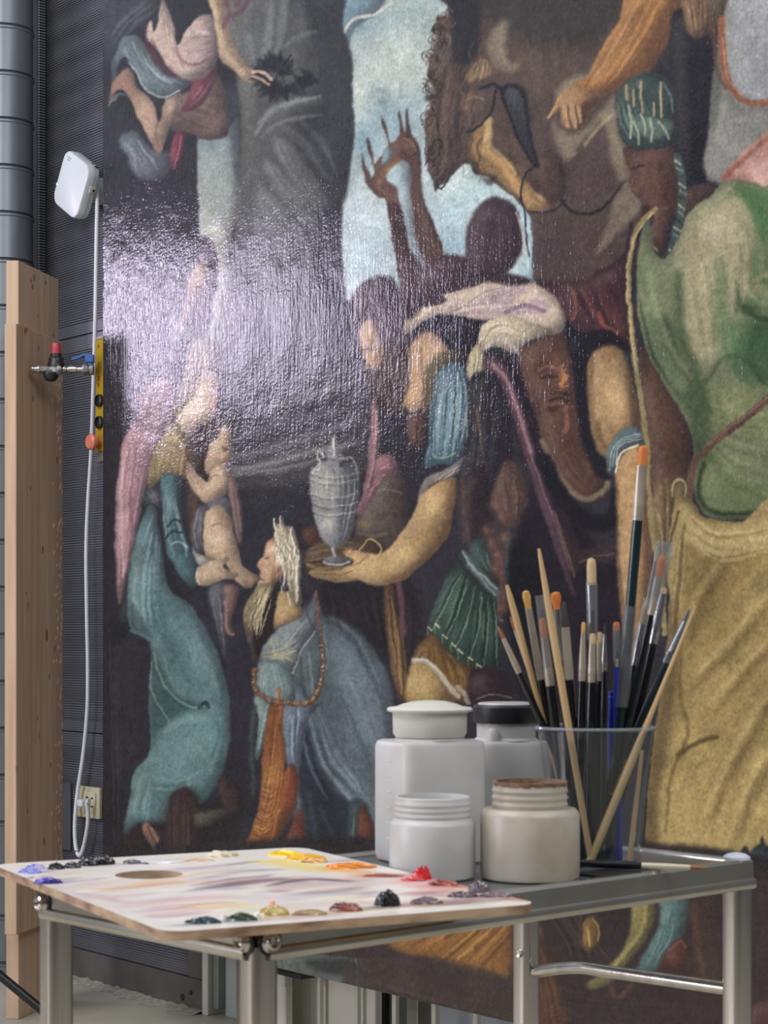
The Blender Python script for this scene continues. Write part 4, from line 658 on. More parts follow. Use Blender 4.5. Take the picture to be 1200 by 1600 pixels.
# ---------------------------------------------------------------- round duct in sections
m_duct = mat('galvanised_duct', '6c737b', .38, .55, col2='80878e', scale=5, stretch=(1, 1, .4), spec=.5)
dz = 6.15; dx = (7-CXP)/FPX*dz; DR = .0925
duct = thing('ventilation_duct', 'grey sheet metal duct of stacked rings rising at the left edge beside the dark wall', 'duct', (dx, dz, 0))
ph = 50; z_ring = CAMZ-(ph-CYP)/FPX*dz; pitch = 72.3/FPX*dz; z0 = z_ring % pitch
sec = None; k = -1
while z0+k*pitch < 3.4:
    a = max(z0+k*pitch, 0); bz = z0+(k+1)*pitch; h = bz-a
    if sec is None or h < pitch-.001:
        o = obj('duct_section', lathe([(DR-.004, .0005), (DR, .003), (DR, h-.016), (DR+.0035, h-.012), (DR+.0035, h-.007), (DR-.001, h-.0045), (DR+.003, h-.002), (DR-.004, h)], 40), m_duct, duct, True)
        if h >= pitch-.001: sec = o
    else: o = sec.copy(); COL.objects.link(o)
    o.location = (0, 0, a)
    for sg in (-1,):
        pass
    k += 1
# ---------------------------------------------------------------- timber planks leaning together
def wood(name, c1, c2, c3):
    m = mat(name, c1, .6, 0, c2, scale=7, stretch=(6, 6, .35), bump=.25, bscale=30, lo=.3, hi=.7); nt = m.node_tree; N = nt.nodes; L = nt.links; b = N['Principled BSDF']
    vo = N.new('ShaderNodeTexVoronoi'); vo.inputs['Scale'].default_value = 7.0; mp = N.new('ShaderNodeMapping'); mp.inputs['Scale'].default_value = (1.0, 1.0, .62); L.new(N['Texture Coordinate'].outputs['Object'], mp.inputs[0])
    nz = N.new('ShaderNodeTexNoise'); nz.inputs['Scale'].default_value = 5; L.new(mp.outputs[0], nz.inputs['Vector']); ad = N.new('ShaderNodeMixRGB'); ad.blend_type = 'ADD'; ad.inputs[0].default_value = .12; L.new(mp.outputs[0], ad.inputs[1]); L.new(nz.outputs['Color'], ad.inputs[2]); L.new(ad.outputs[0], vo.inputs['Vector'])
    rp = N.new('ShaderNodeValToRGB'); rp.color_ramp.elements[0].position = .035; rp.color_ramp.elements[0].color = srgb(c3); rp.color_ramp.elements[1].position = .12; rp.color_ramp.elements[1].color = (1, 1, 1, 1); e = rp.color_ramp.elements.new(.075); e.color = srgb('b59a78')
    mx = N.new('ShaderNodeMixRGB'); mx.blend_type = 'MULTIPLY'; mx.inputs[0].default_value = .85; src = b.inputs['Base Color'].links[0].from_socket
    L.new(vo.outputs['Distance'], rp.inputs[0]); L.new(src, mx.inputs[1]); L.new(rp.outputs[0], mx.inputs[2]); L.new(mx.outputs[0], b.inputs['Base Color']); return m
m_w1 = wood('spruce_timber', 'c8ac92', 'b09278', '6b4f3c'); m_w2 = wood('spruce_timber_back', 'ccb097', 'b89c82', '6b4f3c')
pa = math.atan2(.977, .214)-math.pi/2
tb = thing('timber_beam', 'tall spruce planks screwed together, standing beside the grey duct', 'timber', (0, 0, 0))
F1 = P(25.5, 505, 5.3); F1z = F1.z; f0 = Vector((F1.x, F1.y, 0))
MB1 = Matrix.Translation(f0) @ Matrix.Rotation(pa, 4, 'Z')              # local y along the broad face
o = obj('plank', bx(bmesh.new(), -.036, 0, 0, .343, CAMZ-(1457-CYP)/FPX*5.35, F1z, .003), m_w1, tb); setw(o, MB1)
o = obj('plank', bx(bmesh.new(), -.075, -.0365, .10, .40, 0, CAMZ-(408-CYP)/FPX*5.42, .003), m_w2, tb); setw(o, MB1)
m_knot = mat('timber_knot', '6b5040', .6, col2='8a6c54', scale=120)
for y, z, r in ((.05, 2.0, .004), (.16, 1.93, .005), (.26, 1.95, .004), (.12, 1.78, .005), (.30, 1.62, .006), (.10, 1.52, .004), (.19, 1.35, .006), (.07, 1.22, .003), (.22, 1.1, .010), (.28, 1.06, .006), (.24, .98, .005), (.15, .86, .004), (.25, .72, .005), (.08, .6, .004), (.2, .5, .006), (.12, .4, .004)):
    if z < F1z-.02:
        o = obj('knot', lathe([(r, 0), (r*.6, .0008), (r*.2, .0002)], 12, sx=1.0, sy=1.9), m_knot, tb); setw(o, MB1 @ Matrix.Translation((.0, y, z)) @ Matrix.Rotation(math.pi/2, 4, 'Y') @ Matrix.Rotation(math.pi/2, 4, 'Z'))
for y, z, r in ((.2, F1z+.14, .006), (.19, F1z+.155, .004), (.3, F1z+.17, .005), (.24, F1z+.06, .004), (.36, F1z+.02, .004)):
    o = obj('knot', lathe([(r, 0), (r*.6, .0008), (r*.2, .0002)], 12, sx=1.0, sy=1.6), m_knot, tb); setw(o, MB1 @ Matrix.Translation((-.0365, y, z)) @ Matrix.Rotation(math.pi/2, 4, 'Y') @ Matrix.Rotation(math.pi/2, 4, 'Z'))
# splintered edge of the front plank
bm = bmesh.new(); rnd = random.Random(9)
for i in range(150):
    z = .3+1.6*rnd.random(); y = .343-abs(rnd.gauss(0, .03))-.004; h = .004+.008*rnd.random(); w = .003+.004*rnd.random()
    v = [bm.verts.new(c) for c in ((.0002, y-w, z-h), (.0002, y+w, z-h), (.0002, y+w*.5, z+h), (.0022, y, z))]
    bm.faces.new((v[0], v[1], v[3])); bm.faces.new((v[1], v[2], v[3])); bm.faces.new((v[2], v[0], v[3])); bm.faces.new((v[0], v[2], v[1]))
o = obj('splinters', bm, m_w2, tb); setw(o, MB1); o['kind'] = 'stuff'
# ---------------------------------------------------------------- wireless box, its cable and the socket
m_plas = mat('white_plastic', 'd6dce2', .35, col2='cfd5da', scale=4); m_black = mat('black_plastic', '17181c', .4, col2='1e1f23', scale=10)
sa = wall_s(104.5, .12); za = wall_z(112, 284, .12)
ap = thing('wireless_access_point', 'white rounded square wireless box with a tiny light, tilted on the dark perforated wall', 'router', wloc(sa, .085, za))
APM = Matrix.Translation(wloc(sa, .085, za)) @ Matrix.Rotation(ANG, 4, 'Z') @ Matrix.Rotation(math.pi/2, 4, 'X') @ Matrix.Rotation(math.radians(-31), 4, 'Z')
def part(parent, name, bm, m, M, smooth=True):
    o = obj(name, bm, m, parent, smooth); setw(o, M); return o
part(ap, 'housing', rbox(-.088, .088, -.088, .088, -.02, .022, .036, 6, .006), m_plas, APM)
part(ap, 'seam_band', rbox(-.0885, .0885, -.0885, .0885, -.004, -.002, .0365, 6), mat('seam_grey', '9aa0a4', .5), APM)
for x, y in ((-.058, .066), (-.050, .066), (-.042, .066), (-.058, .058), (-.050, .058)): part(ap, 'mark', bx(bmesh.new(), x, x+.0045, y, y+.0045, .022, .0224), mat('mark_grey', '6f7680', .5), APM)
for x in (.045, .07): part(ap, 'port', bx(bmesh.new(), x-.006, x+.006, .0855, .0885, -.012, -.006), m_black, APM)
part(ap, 'port_block', bx(bmesh.new(), .084, .0905, .008, .03, -.018, .004, .001), mat('port_cream', 'c9c8b8', .5), APM)
part(ap, 'port', bx(bmesh.new(), .0895, .0912, .014, .02, -.014, -.006), m_black, APM)
e = bpy.data.materials.new('green_indicator'); e.use_nodes = True; e.node_tree.nodes['Principled BSDF'].inputs['Emission Color'].default_value = (.4, 1, .6, 1); e.node_tree.nodes['Principled BSDF'].inputs['Emission Strength'].default_value = 6
part(ap, 'indicator_light', lathe([(.003, 0), (.002, .0015)], 10), e, APM @ Matrix.Translation((-.083, -.03, .0208)))
bm = lathe([(.042, 0), (.042, .008), (.03, .014), (.028, .062)], 24)
part(ap, 'bracket', bm, m_plas, Matrix.Translation(wloc(sa+.012, .004, za-.01)) @ Matrix.Rotation(ANG, 4, 'Z') @ Matrix.Rotation(math.pi/2, 4, 'X'))
so, zo = wall_s(144), wall_z(144, 1253)
sk = thing('wall_socket', 'cream plastic double wall socket with a white plug, low on the ribbed wall', 'socket', wloc(so, .0, zo)); m_cream = mat('cream_plastic', 'c3bd9f', .4, col2='bab496', scale=6)
SKM = Matrix.Translation(wloc(so, .004, zo)) @ Matrix.Rotation(ANG, 4, 'Z') @ Matrix.Rotation(math.pi/2, 4, 'X')
hw = (wall_s(162)-wall_s(126))/2; hh = .0495
part(sk, 'frame', rbox(-hw, hw, -hh, hh, 0, .012, .006, 3, .002), m_cream, SKM); part(sk, 'insert', rbox(-hw*.72, hw*.72, -hh*.72, hh*.72, .012, .0145, .004, 2, .001), m_cream, SKM)
for x, y in ((-.0, .016), (.03, .014), (.03, -.012)): part(sk, 'slot', bx(bmesh.new(), x-.007, x+.007, y-.0025, y+.0025, .0142, .0149), m_black, SKM)
part(sk, 'label_strip', bx(bmesh.new(), .045, .053, .015, .03, .0121, .0126), mat('strip_grey', '9c977f', .5), SKM)
cb = thing('white_cable', 'white cable looping from the wireless box down the wall to the socket', 'cable', wloc(so, .03, zo)); m_cab = mat('white_cable_sheath', 'e2e5ea', .4, col2='dadde2', scale=5)
part(cb, 'plug', bx(bmesh.new(), -.016, .016, -.011, .011, .0146, .045, .004), m_plas, SKM @ Matrix.Translation((.004, -.001, 0)))
cpts = [(141, 262, .075), (147, 262, .07), (151.5, 276, .055), (152, 310, .05), (150.5, 400, .045), (149, 500, .045), (146.5, 590, .045), (143, 700, .04), (138, 780, .04), (135, 860, .04), (136, 960, .04), (137.5, 1040, .04), (136.5, 1110, .04), (130, 1180, .04), (121, 1240, .04), (117, 1290, .04), (119, 1325, .04), (124.5, 1337, .04), (131, 1322, .04), (137, 1290, .04), (137.5, 1268, .042), (136, 1254, .047), (139.5, 1251, .046)]
sp = spline([wloc(wall_s(x, of), of, wall_z(x, y, of)) for x, y, of in cpts], 6)
part(cb, 'cord', tube(sp, .0066, 10), m_cab, Matrix())
# ---------------------------------------------------------------- compressed air regulator and tap
m_brass = mat('nickel_fitting', 'b8b3a8', .28, .9, col2='8e8a80', scale=40); m_alu = mat('cast_aluminium', '8d9194', .5, .7, col2='7c8084', scale=60, bump=.3); m_red = mat('red_knob_plastic', 'a83a48', .4, col2='9c3240', scale=8); m_blue = mat('blue_lever_paint', '2d5a9e', .4, col2='3465ac', scale=8)
ZV = 5.36; zv = CAMZ-(577-CYP)/FPX*ZV; X = lambda px: (px-CXP)/FPX*ZV
av = thing('air_regulator', 'air pressure regulator with a red knob and a blue lever tap, before the planks', 'regulator', (X(90), ZV, zv))
def hx(px0, px1, r, seg=16, prof=None):
    L0, L1 = X(px0), X(px1); n = [(r, 0), (r, L1-L0)] if prof is None else [(r*p[1], (L1-L0)*p[0]) for p in prof]
    return lathe(n, seg), Matrix.Translation((L0, ZV, zv)) @ Matrix.Rotation(math.pi/2, 4, 'Y')
def addh(name, *a, m=None, **k): bm, M = hx(*a, **k); return part(av, name, bm, m or m_brass, M)
addh('coupling', 50, 62, .0125, prof=[(0, .72), (.05, .9), (.25, .9), (.3, .75), (.7, .75), (.75, 1), (1, 1)])
addh('coupling', 62, 73, .0128, 6); addh('nut', 73, 79, .013, 6)
addh('regulator_body', 78, 98, .0165, prof=[(0, .8), (.15, 1), (.8, 1), (1, .7)], m=m_alu)
addh('nipple', 97, 105, .010, prof=[(0, .9), (.4, 1.05), (.6, 1.05), (1, .7)]); addh('nipple', 105, 130, .0105, prof=[(0, .8), (.1, 1), (.6, 1), (.62, .75), (.9, .75), (1, .9)])
addh('valve_body', 129, 146, .0165, prof=[(0, .9), (.2, 1), (.3, .8), (.6, .8), (.7, 1), (1, 1)], m=m_alu); addh('hex_nut', 132, 138, .0185, 6)
pz = lambda py: CAMZ-(py-CYP)/FPX*ZV
def addv(name, px, prof, m, seg=24, dy=0): return part(av, name, lathe([(r, z-zv) for r, z in prof], seg), m, Matrix.Translation((X(px), ZV+dy, zv)))
addv('bonnet', 87.5, [(.024, pz(573)), (.024, pz(568)), (.0215, pz(566)), (.0215, pz(560)), (.0165, pz(558)), (.0165, pz(553))], m_black); addv('knob', 87.5, [(.0145, pz(554)), (.0148, pz(552)), (.0148, pz(548)), (.0138, pz(547.5)), (.0142, pz(538)), (.0125, pz(536.3))], m_red, 20)
addv('port_boss', 87.5, [(.018, pz(582)), (.018, pz(571))], m_alu); addv('bowl', 79, [(.006, pz(596)), (.015, pz(594)), (.021, pz(589)), (.023, pz(583)), (.022, pz(580))], m_black, 24, .004)
part(av, 'gauge_boss', lathe([(.007, 0), (.007, .008), (.004, .009)], 14), m_alu, Matrix.Translation((X(94), ZV-.014, zv)) @ Matrix.Rotation(math.pi/2, 4, 'X'))
addv('valve_stem', 141, [(.010, pz(570)), (.010, pz(562))], m_blue, 12)
lv = tube([(X(147), ZV-.004, pz(556.5)), (X(140), ZV-.004, pz(556)), (X(131), ZV-.004, pz(555)), (X(126), ZV-.004, pz(558.5)), (X(113), ZV-.004, pz(562))], None, prof=[(-.011, -.003), (.011, -.003), (.011, .003), (-.011, .003)])
bx(lv, X(134), X(147.2), ZV-.016, ZV+.012, pz(567), pz(555), .003); part(av, 'lever', lv, m_blue, Matrix(), False)
wp = Vector((X(146), ZV, zv)); part(av, 'supply_pipe', tube([Vector((X(142), ZV, zv)), P(142, 577, wall_t(142, .03))], .006, 10), m_alu, Matrix())
# ---------------------------------------------------------------- yellow pushbutton station
m_yel = mat('yellow_plastic', 'b39428', .4, col2='a88824', scale=6); m_coral = mat('faded_red_button', 'cf7a66', .4, col2='c8715e', scale=8)
off = .30; s_c0 = wall_s(148.5, off); ZC = wall_t(150, off)
yc = thing('pushbutton_station', 'yellow control box with dark push buttons and faded red stop, beside the painting edge', 'control box', wloc(s_c0, off, wall_z(150, 620, off)))
YM = Matrix.Translation(wloc(s_c0, off, 0)) @ Matrix.Rotation(ANG, 4, 'Z')
zt, zb = wall_z(150, 531, off), wall_z(150, 706, off)
part(yc, 'housing', bx(bmesh.new(), 0, .075, 0, .06, zb, zt, .004), m_yel, YM, False); part(yc, 'end_cap', bx(bmesh.new(), .002, .073, .003, .057, zb-.03, zb, .004), mat('cap_grey', '6f6d66', .5), YM, False)
part(yc, 'end_cap', bx(bmesh.new(), .0, .075, .0, .06, zt, zt+.008, .003), mat('cap_pale', 'a7a9a6', .5), YM, False)
for py in (626, 660): part(yc, 'button_guard', lathe([(.018, -.001), (.018, .009), (.013, .012), (.012, .006)], 20), m_black, YM @ Matrix.Translation((.03, 0, wall_z(158, py, off))) @ Matrix.Rotation(math.pi/2, 4, 'X'))
part(yc, 'stop_button', lathe([(.010, 0), (.010, .018), (.0225, .02), (.0235, .030), (.018, .036)], 24), m_coral, YM @ Matrix.Translation((.025, 0, wall_z(158, 691, off))) @ Matrix.Rotation(math.pi/2, 4, 'X'))
m_ink = mat('brown_print', '6b4a22', .6)
for k, (py, w) in enumerate(((538, .004), (541, .009), (589, .012), (593, .012), (598, .005), (601, .009), (604, .004))): part(yc, 'printed_arrow', bx(bmesh.new(), .02-w/2, .02+w/2, -.0006, .0002, wall_z(156, py+1.3, off), wall_z(156, py-1.0, off)), m_ink if k < 4 else mat('red_print', '8c3a2a', .6), YM, False)
part(yc, 'mounting_arm', tube([wloc(s_c0+.05, off-.05, (zt+zb)/2), wloc(s_c0+.05, .002, (zt+zb)/2)], .014, 12), m_alu, Matrix())
# ---------------------------------------------------------------- the painting
OFFP = .35; pic_z0 = .285; pic_z1 = 3.12
PXL, PXR = 161.0, 1340.0
def pic(px): s = wall_s(px, OFFP); return s
colx = np.concatenate([np.arange(PXL, 1215, 1.45), np.linspace(1218, PXR, 12)]); NX = len(colx)
ss = np.array([pic(x) for x in colx]); depth = np.array([(WA+NW*OFFP+DW*s).y for s in ss]); xw = np.array([(WA+NW*OFFP+DW*s).x for s in ss]); yw = depth
zz = np.concatenate([np.arange(pic_z0, 2.88, .0026), np.linspace(2.9, pic_z1, 10)]); NY = len(zz)
def paint_to_mesh():
    pc = paint_picture()
    py = CYP-(zz[:, None]-CAMZ)*FPX/depth[None]; px = np.broadcast_to(colx[None], py.shape)
    gx = px-PX0-.5; gx = np.clip(np.where(gx > PW-2, 2*(PW-2)-gx, gx), 0, PW-1.001); gy = np.clip(np.abs(py-PY0-.5), 0, PH-1.001); ix = gx.astype(int); iy = gy.astype(int); fx = (gx-ix)[..., None]; fy = (gy-iy)[..., None]
    c = (pc[iy, ix]*(1-fx)+pc[iy, ix+1]*fx)*(1-fy)+(pc[iy+1, ix]*(1-fx)+pc[iy+1, ix+1]*fx)*fy
    g = c.mean(-1, keepdims=True); c = np.clip(g+(c-g)*PIC_SAT, 0, 1)
    lin = np.where(c <= .04045, c/12.92, ((c+.055)/1.055)**2.4)*PIC_GAIN
    return np.clip(lin, 0, 1).reshape(-1, 3)
PIC_SAT, PIC_GAIN = .70, .97
lin = paint_to_mesh()
X2 = np.broadcast_to(xw[None], (NY, NX)); Y2 = np.broadcast_to(yw[None], (NY, NX)); Z2 = np.broadcast_to(zz[:, None], (NY, NX))
rr = np.random.default_rng(3); thick = rr.normal(0, 1, (NY, NX))*.00012
co = np.stack([X2+NW.x*thick, Y2+NW.y*thick, Z2], -1).reshape(-1, 3).astype(np.float32)
ii = np.arange((NY-1)*(NX-1)); r0 = ii//(NX-1); c0 = ii % (NX-1); a = r0*NX+c0
quads = np.stack([a, a+1, a+1+NX, a+NX], -1).astype(np.int32)
me = bpy.data.meshes.new('canvas'); me.vertices.add(len(co)); me.vertices.foreach_set('co', co.ravel()); me.loops.add(quads.size); me.loops.foreach_set('vertex_index', quads.ravel())
me.polygons.add(len(quads)); me.polygons.foreach_set('loop_start', (np.arange(len(quads))*4).astype(np.int32)); me.polygons.foreach_set('loop_total', np.full(len(quads), 4, np.int32)); me.polygons.foreach_set('use_smooth', np.ones(len(quads), bool)); me.update(calc_edges=True)
at = me.color_attributes.new('paint', 'FLOAT_COLOR', 'POINT'); at.data.foreach_set('color', np.concatenate([lin, np.ones((len(lin), 1))], 1).astype(np.float32).ravel())
m_pic = bpy.data.materials.new('varnished_oil_paint'); m_pic.use_nodes = True; nt = m_pic.node_tree; N = nt.nodes; L = nt.links; b = N['Principled BSDF']
va = N.new('ShaderNodeVertexColor'); va.layer_name = 'paint'; tc = N.new('ShaderNodeTexCoord')
n0 = N.new('ShaderNodeTexNoise'); n0.inputs['Scale'].default_value = 150; n0.inputs['Detail'].default_value = 3; L.new(tc.outputs['Object'], n0.inputs['Vector'])
mm = N.new('ShaderNodeMapRange'); mm.inputs[1].default_value = .3; mm.inputs[2].default_value = .7; mm.inputs[3].default_value = .88; mm.inputs[4].default_value = 1.12; L.new(n0.outputs['Fac'], mm.inputs[0])
mx = N.new('ShaderNodeMixRGB'); mx.blend_type = 'MULTIPLY'; mx.inputs[0].default_value = 1; L.new(va.outputs[0], mx.inputs[1]); L.new(mm.outputs[0], mx.inputs[2]); L.new(mx.outputs[0], b.inputs['Base Color'])
b.inputs['Roughness'].default_value = .10; b.inputs['Specular IOR Level'].default_value = .32
# relief: vertical brush drags and canvas grain catch the light
mp = N.new('ShaderNodeMapping'); mp.inputs['Scale'].default_value = (1, 1, .15); L.new(tc.outputs['Object'], mp.inputs[0])
n1 = N.new('ShaderNodeTexNoise'); n1.inputs['Scale'].default_value = 125; n1.inputs['Detail'].default_value = 2; L.new(mp.outputs[0], n1.inputs['Vector'])
n2 = N.new('ShaderNodeTexNoise'); n2.inputs['Scale'].default_value = 210; n2.inputs['Detail'].default_value = 2; L.new(tc.outputs['Object'], n2.inputs['Vector'])
n3 = N.new('ShaderNodeTexNoise'); n3.inputs['Scale'].default_value = 9; L.new(tc.outputs['Object'], n3.inputs['Vector'])
b1 = N.new('ShaderNodeBump'); b1.inputs['Strength'].default_value = .55; b1.inputs['Distance'].default_value = .0017; L.new(n1.outputs['Fac'], b1.inputs['Height'])
b2 = N.new('ShaderNodeBump'); b2.inputs['Strength'].default_value = .45; b2.inputs['Distance'].default_value = .0008; L.new(n2.outputs['Fac'], b2.inputs['Height']); L.new(b1.outputs[0], b2.inputs['Normal'])
b3 = N.new('ShaderNodeBump'); b3.inputs['Strength'].default_value = .5; b3.inputs['Distance'].default_value = .006; L.new(n3.outputs['Fac'], b3.inputs['Height']); L.new(b2.outputs[0], b3.inputs['Normal']); L.new(b3.outputs[0], b.inputs['Normal'])
paintg = thing('oil_painting', 'huge unframed oil painting of a kneeling old man, a horse and a mother with child', 'painting', wloc(ss[0], OFFP, pic_z0))
cv = obj('canvas', me, m_pic, paintg); setw(cv, Matrix())
m_str = mat('stretcher_wood', '6e5a44', .7, col2='5c4a38', scale=8, stretch=(1, 1, 6)); m_edge = mat('canvas_edge', '5a5358', .8, col2='6d666a', scale=40, bump=.4)
PL, PRr = ss[0], ss[-1]
for (s0, s1, z0, z1) in ((PL+.002, PL+.08, pic_z0+.002, pic_z1), (PRr-.08, PRr, pic_z0+.002, pic_z1), (PL+.08, PRr-.08, pic_z0+.002, pic_z0+.08), (PL+.08, PRr-.08, pic_z1-.08, pic_z1), (PL+.08, PRr-.08, 1.65, 1.73)):
    o = obj('stretcher_bar', bx(bmesh.new(), s0, s1, -OFFP+.0015, -OFFP+.035, z0, z1), m_str, paintg); setw(o, WM)
for (s0, s1, z0, z1) in ((PL, PL+.0018, pic_z0, pic_z1), (PL+.002, PRr, pic_z0, pic_z0+.0018)):
    o = obj('canvas_edge', bx(bmesh.new(), s0, s1, -OFFP+.0008, -OFFP+.034, z0, z1), m_edge, paintg); setw(o, WM)
# steel stand that carries the painting
m_steel = mat('grey_steel', '77746c', .35, .6, col2='64615a', scale=12)
st = thing('painting_stand', 'grey steel posts standing on the floor behind the hanging painting', 'stand', wloc(wall_s(661, .26), .28, 0))
for px in (392, 661, 1100):
    s = wall_s(px, .28); o = obj('post', bx(bmesh.new(), s-.02, s+.02, -.313, -.275, 0, 2.9, .003), m_steel, st); setw(o, WM)
for z in (1.69,):
    o = obj('crossbar', bx(bmesh.new(), wall_s(392, .28), wall_s(1100, .28), -.275, -.245, z-.02, z+.02), m_steel, st); setw(o, WM)
# ---------------------------------------------------------------- storage rack and things behind, seen under the painting
rk = thing('picture_rack', 'white rack of slim upright bars standing on the floor behind the painting', 'rack', wloc(wall_s(560, .1), .1, 0))
for px in (450, 503.5, 562, 621, 683, 748, 815, 890):
    s = wall_s(px, .10); h = (.006 if px < 600 else .0075); o = obj('bar', bx(bmesh.new(), s-h, s+h, -.112, -.1, .03, 1.2, .001), m_white, rk); setw(o, WM)
s0, s1 = wall_s(424, .1), wall_s(900, .1)
o = obj('bottom_rail', bx(bmesh.new(), s0, s1, -.112, -.1, 0, .03, .002), m_white, rk); setw(o, WM)
o = obj('top_rail', bx(bmesh.new(), s0, s1, -.112, -.1, 1.2, 1.23, .002), m_white, rk); setw(o, WM)
m_bd = mat('warm_grey_board', 'd4d1c4', .6, col2='cbc8bb', scale=3)
zt = wall_z(440, 1540, .05)
o = tag(obj('cabinet_board', bx(bmesh.new(), wall_s(418, .08), wall_s(588, .08), -.085, -.06, 0, .36, .004), m_bd), 'plain warm grey board behind the white rack bars at left', 'board'); setw(o, WM)
bt = thing('storage_box', 'white topped low box with a dark rim, beside the front cart leg', 'box', wloc(wall_s(430, .15), .15, 0))
s0, s1 = wall_s(405, .15), wall_s(452, .15); z1 = wall_z(452, 1524, .15); o = obj('body', bx(bmesh.new(), s0, s1, -.16, -.14, 0, z1-.03), m_bd, bt); setw(o, WM)
o = obj('white_band', bx(bmesh.new(), s0, s1, -.163, -.14, z1-.03, z1, .001), m_white, bt); setw(o, WM)
o = obj('dark_rim', bx(bmesh.new(), s0, s1+.07, -.165, -.118, z1, z1+.012, .001), m_black, bt); setw(o, WM)
fr = thing('leaning_frame', 'dark grey framed panels leaning behind the right rack bars', 'frame', wloc(wall_s(680, 0), -.1, 0))
m_fr = mat('charcoal_frame', '34363a', .4, .3, col2='2c2e32', scale=8); m_gl = mat('grey_panel_face', 'b4b9be', .4, col2='a8adb2', scale=3)
s0, s1 = wall_s(590, -.1), wall_s(860, -.1); zf = .335
for (a0, a1, z0, z1) in ((s0, s1, zf-.05, zf), (s0, s0+.05, .03, zf-.05), (s1-.05, s1, .03, zf-.05), (s0, s1, 0, .03)): o = obj('frame_rail', bx(bmesh.new(), a0, a1, .08, .12, z0, z1, .006), m_fr, fr); setw(o, WM)
o = obj('frame_molding', tube([(s0, .078, zf-.06), (s1, .078, zf-.06)], .008, 10), m_fr, fr, True); setw(o, WM)
o = obj('panel_face', bx(bmesh.new(), s0+.05, s1-.05, .1, .11, .03, zf-.05), m_gl, fr); setw(o, WM)
# black folding stand leg at lower left
bs = thing('tripod_stand', 'black metal tripod leg slanting to the floor behind the left cart leg', 'stand', P(100, 1608, 5.2))
foot = P(104, 1611, 5.2); foot.z = .012; hub = P(-75, 1462, 5.2)
part(bs, 'leg', tube([foot, hub], .0125, 14), m_black, Matrix()); part(bs, 'foot', lathe([(.018, -.012), (.018, .01), (.013, .02)], 14), m_black, Matrix.Translation(foot))
part(bs, 'hub', lathe([(.03, -.04), (.03, .05), (.02, .06)], 18), m_black, Matrix.Translation(hub+Vector((-.02, 0, 0))))
part(bs, 'pole', tube([hub+Vector((-.02, 0, .05)), hub+Vector((-.02, 0, 1.0))], .014, 12), m_black, Matrix())
for v in (Vector((-.38, .2, 0)), Vector((-.1, -.4, 0))):
    f2 = Vector((hub.x, hub.y, .012))+v; part(bs, 'leg', tube([f2, hub+Vector((-.02, 0, 0))], .0125, 14), m_black, Matrix()); part(bs, 'foot', lathe([(.018, -.012), (.018, .01), (.013, .02)], 14), m_black, Matrix.Translation(f2))
# ---------------------------------------------------------------- steel cart
Fc = Vector((-.1055, 1.556, 0)); CA = math.atan2(.675, .738); CL, CW = .68, .335
CM = Matrix.Translation(Fc) @ Matrix.Rotation(CA, 4, 'Z')
def cl(p): q = CM.inverted() @ Vector((p[0], p[1], 0)); return q.x, q.y
m_leg = mat('brushed_steel', 'cac5bf', .17, .95, col2='b2aca6', scale=14, stretch=(4, 4, .3), bump=.04, bscale=60); m_rail = mat('satin_rail', 'c2bfb4', .24, .92, col2='aca99e', scale=6, bump=.05, bscale=50); m_tray = mat('steel_tray', '8b8f90', .35, .8, col2='7d8183', scale=10)
cart = thing('steel_cart', 'small stainless steel trolley carrying the palette, jars and brushes', 'cart', (Fc.x, Fc.y, 0), (0, 0, CA))
ZL0, ZT = .830, .862; t = .014
def cpart(name, bm, m, smooth=True): return obj(name, bm, m, cart, smooth)
lg = .0135
for (x, y) in ((lg, lg), (lg, CW-lg), (CL-lg, lg), (CL-lg, CW-lg)):
    o = cpart('leg', rbox(-lg, lg, -lg, lg, .06, ZT-.004 if (x > .3 and y < .1) else ZL0+.012, .0085, 5), m_leg); o.location = (x, y, 0)
    o = cpart('caster', lathe([(.012, -.012), (.028, -.010), (.030, 0), (.028, .010), (.012, .012)], 20), m_black); o.location = (x, y, .030); o.rotation_euler = (math.pi/2, 0, 0)
    o = cpart('caster_fork', bx(bmesh.new(), -.016, .016, -.018, .018, .05, .062, .002), m_leg, False); o.location = (x, y, 0)
# rails: flat upstand with a rounded lip along the lower edge
def rail(p0, p1, outward):
    d = (p1-p0).normalized(); o = Vector((outward[0], outward[1], 0)); bm = bmesh.new(); prof = []
    for (a, z) in ((-t, ZT-.003), (-t+.003, ZT), (-.003, ZT), (0, ZT-.003), (.0005, ZL0+.012), (.0035, ZL0+.0105), (.005, ZL0+.007), (.0045, ZL0+.003), (.002, ZL0+.0005), (-.002, ZL0), (-.006, ZL0+.002), (-.008, ZL0+.006), (-t, ZL0+.008)): prof.append((a, z))
    rings = [[bm.verts.new(p+o*a+Vector((0, 0, z))) for a, z in prof] for p in (p0, p1)]
    for k in range(len(prof)): bm.faces.new((rings[0][k], rings[1][k], rings[1][(k+1) % len(prof)], rings[0][(k+1) % len(prof)]))
    bm.faces.new(rings[0]); bm.faces.new(rings[1]); return bm
V = Vector
cpart('rail', rail(V((.012, 0, 0)), V((CL-.004, 0, 0)), (0, -1)), m_rail); cpart('rail', rail(V((0, .012, 0)), V((0, CW-.01, 0)), (-1, 0)), m_rail)
cpart('rail', rail(V((.01, CW, 0)), V((CL-.01, CW, 0)), (0, 1)), m_rail)
cpart('end_tube', tube([(CL-.010, .02, ZT-.008), (CL-.010, CW-.02, ZT-.008)], .0085, 16), m_leg); cpart('end_rail', bx(bmesh.new(), CL-.014, CL-.006, .01, CW-.01, ZL0+.004, ZT-.014), m_rail, False)
o = cpart('corner_cap', lathe([(.0145, 0), (.0145, .003), (.010, .006), (.003, .0075)], 20), mat('white_cap', 'c6ccd8', .35)); o.location = (CL-.014, .014, ZT-.001)
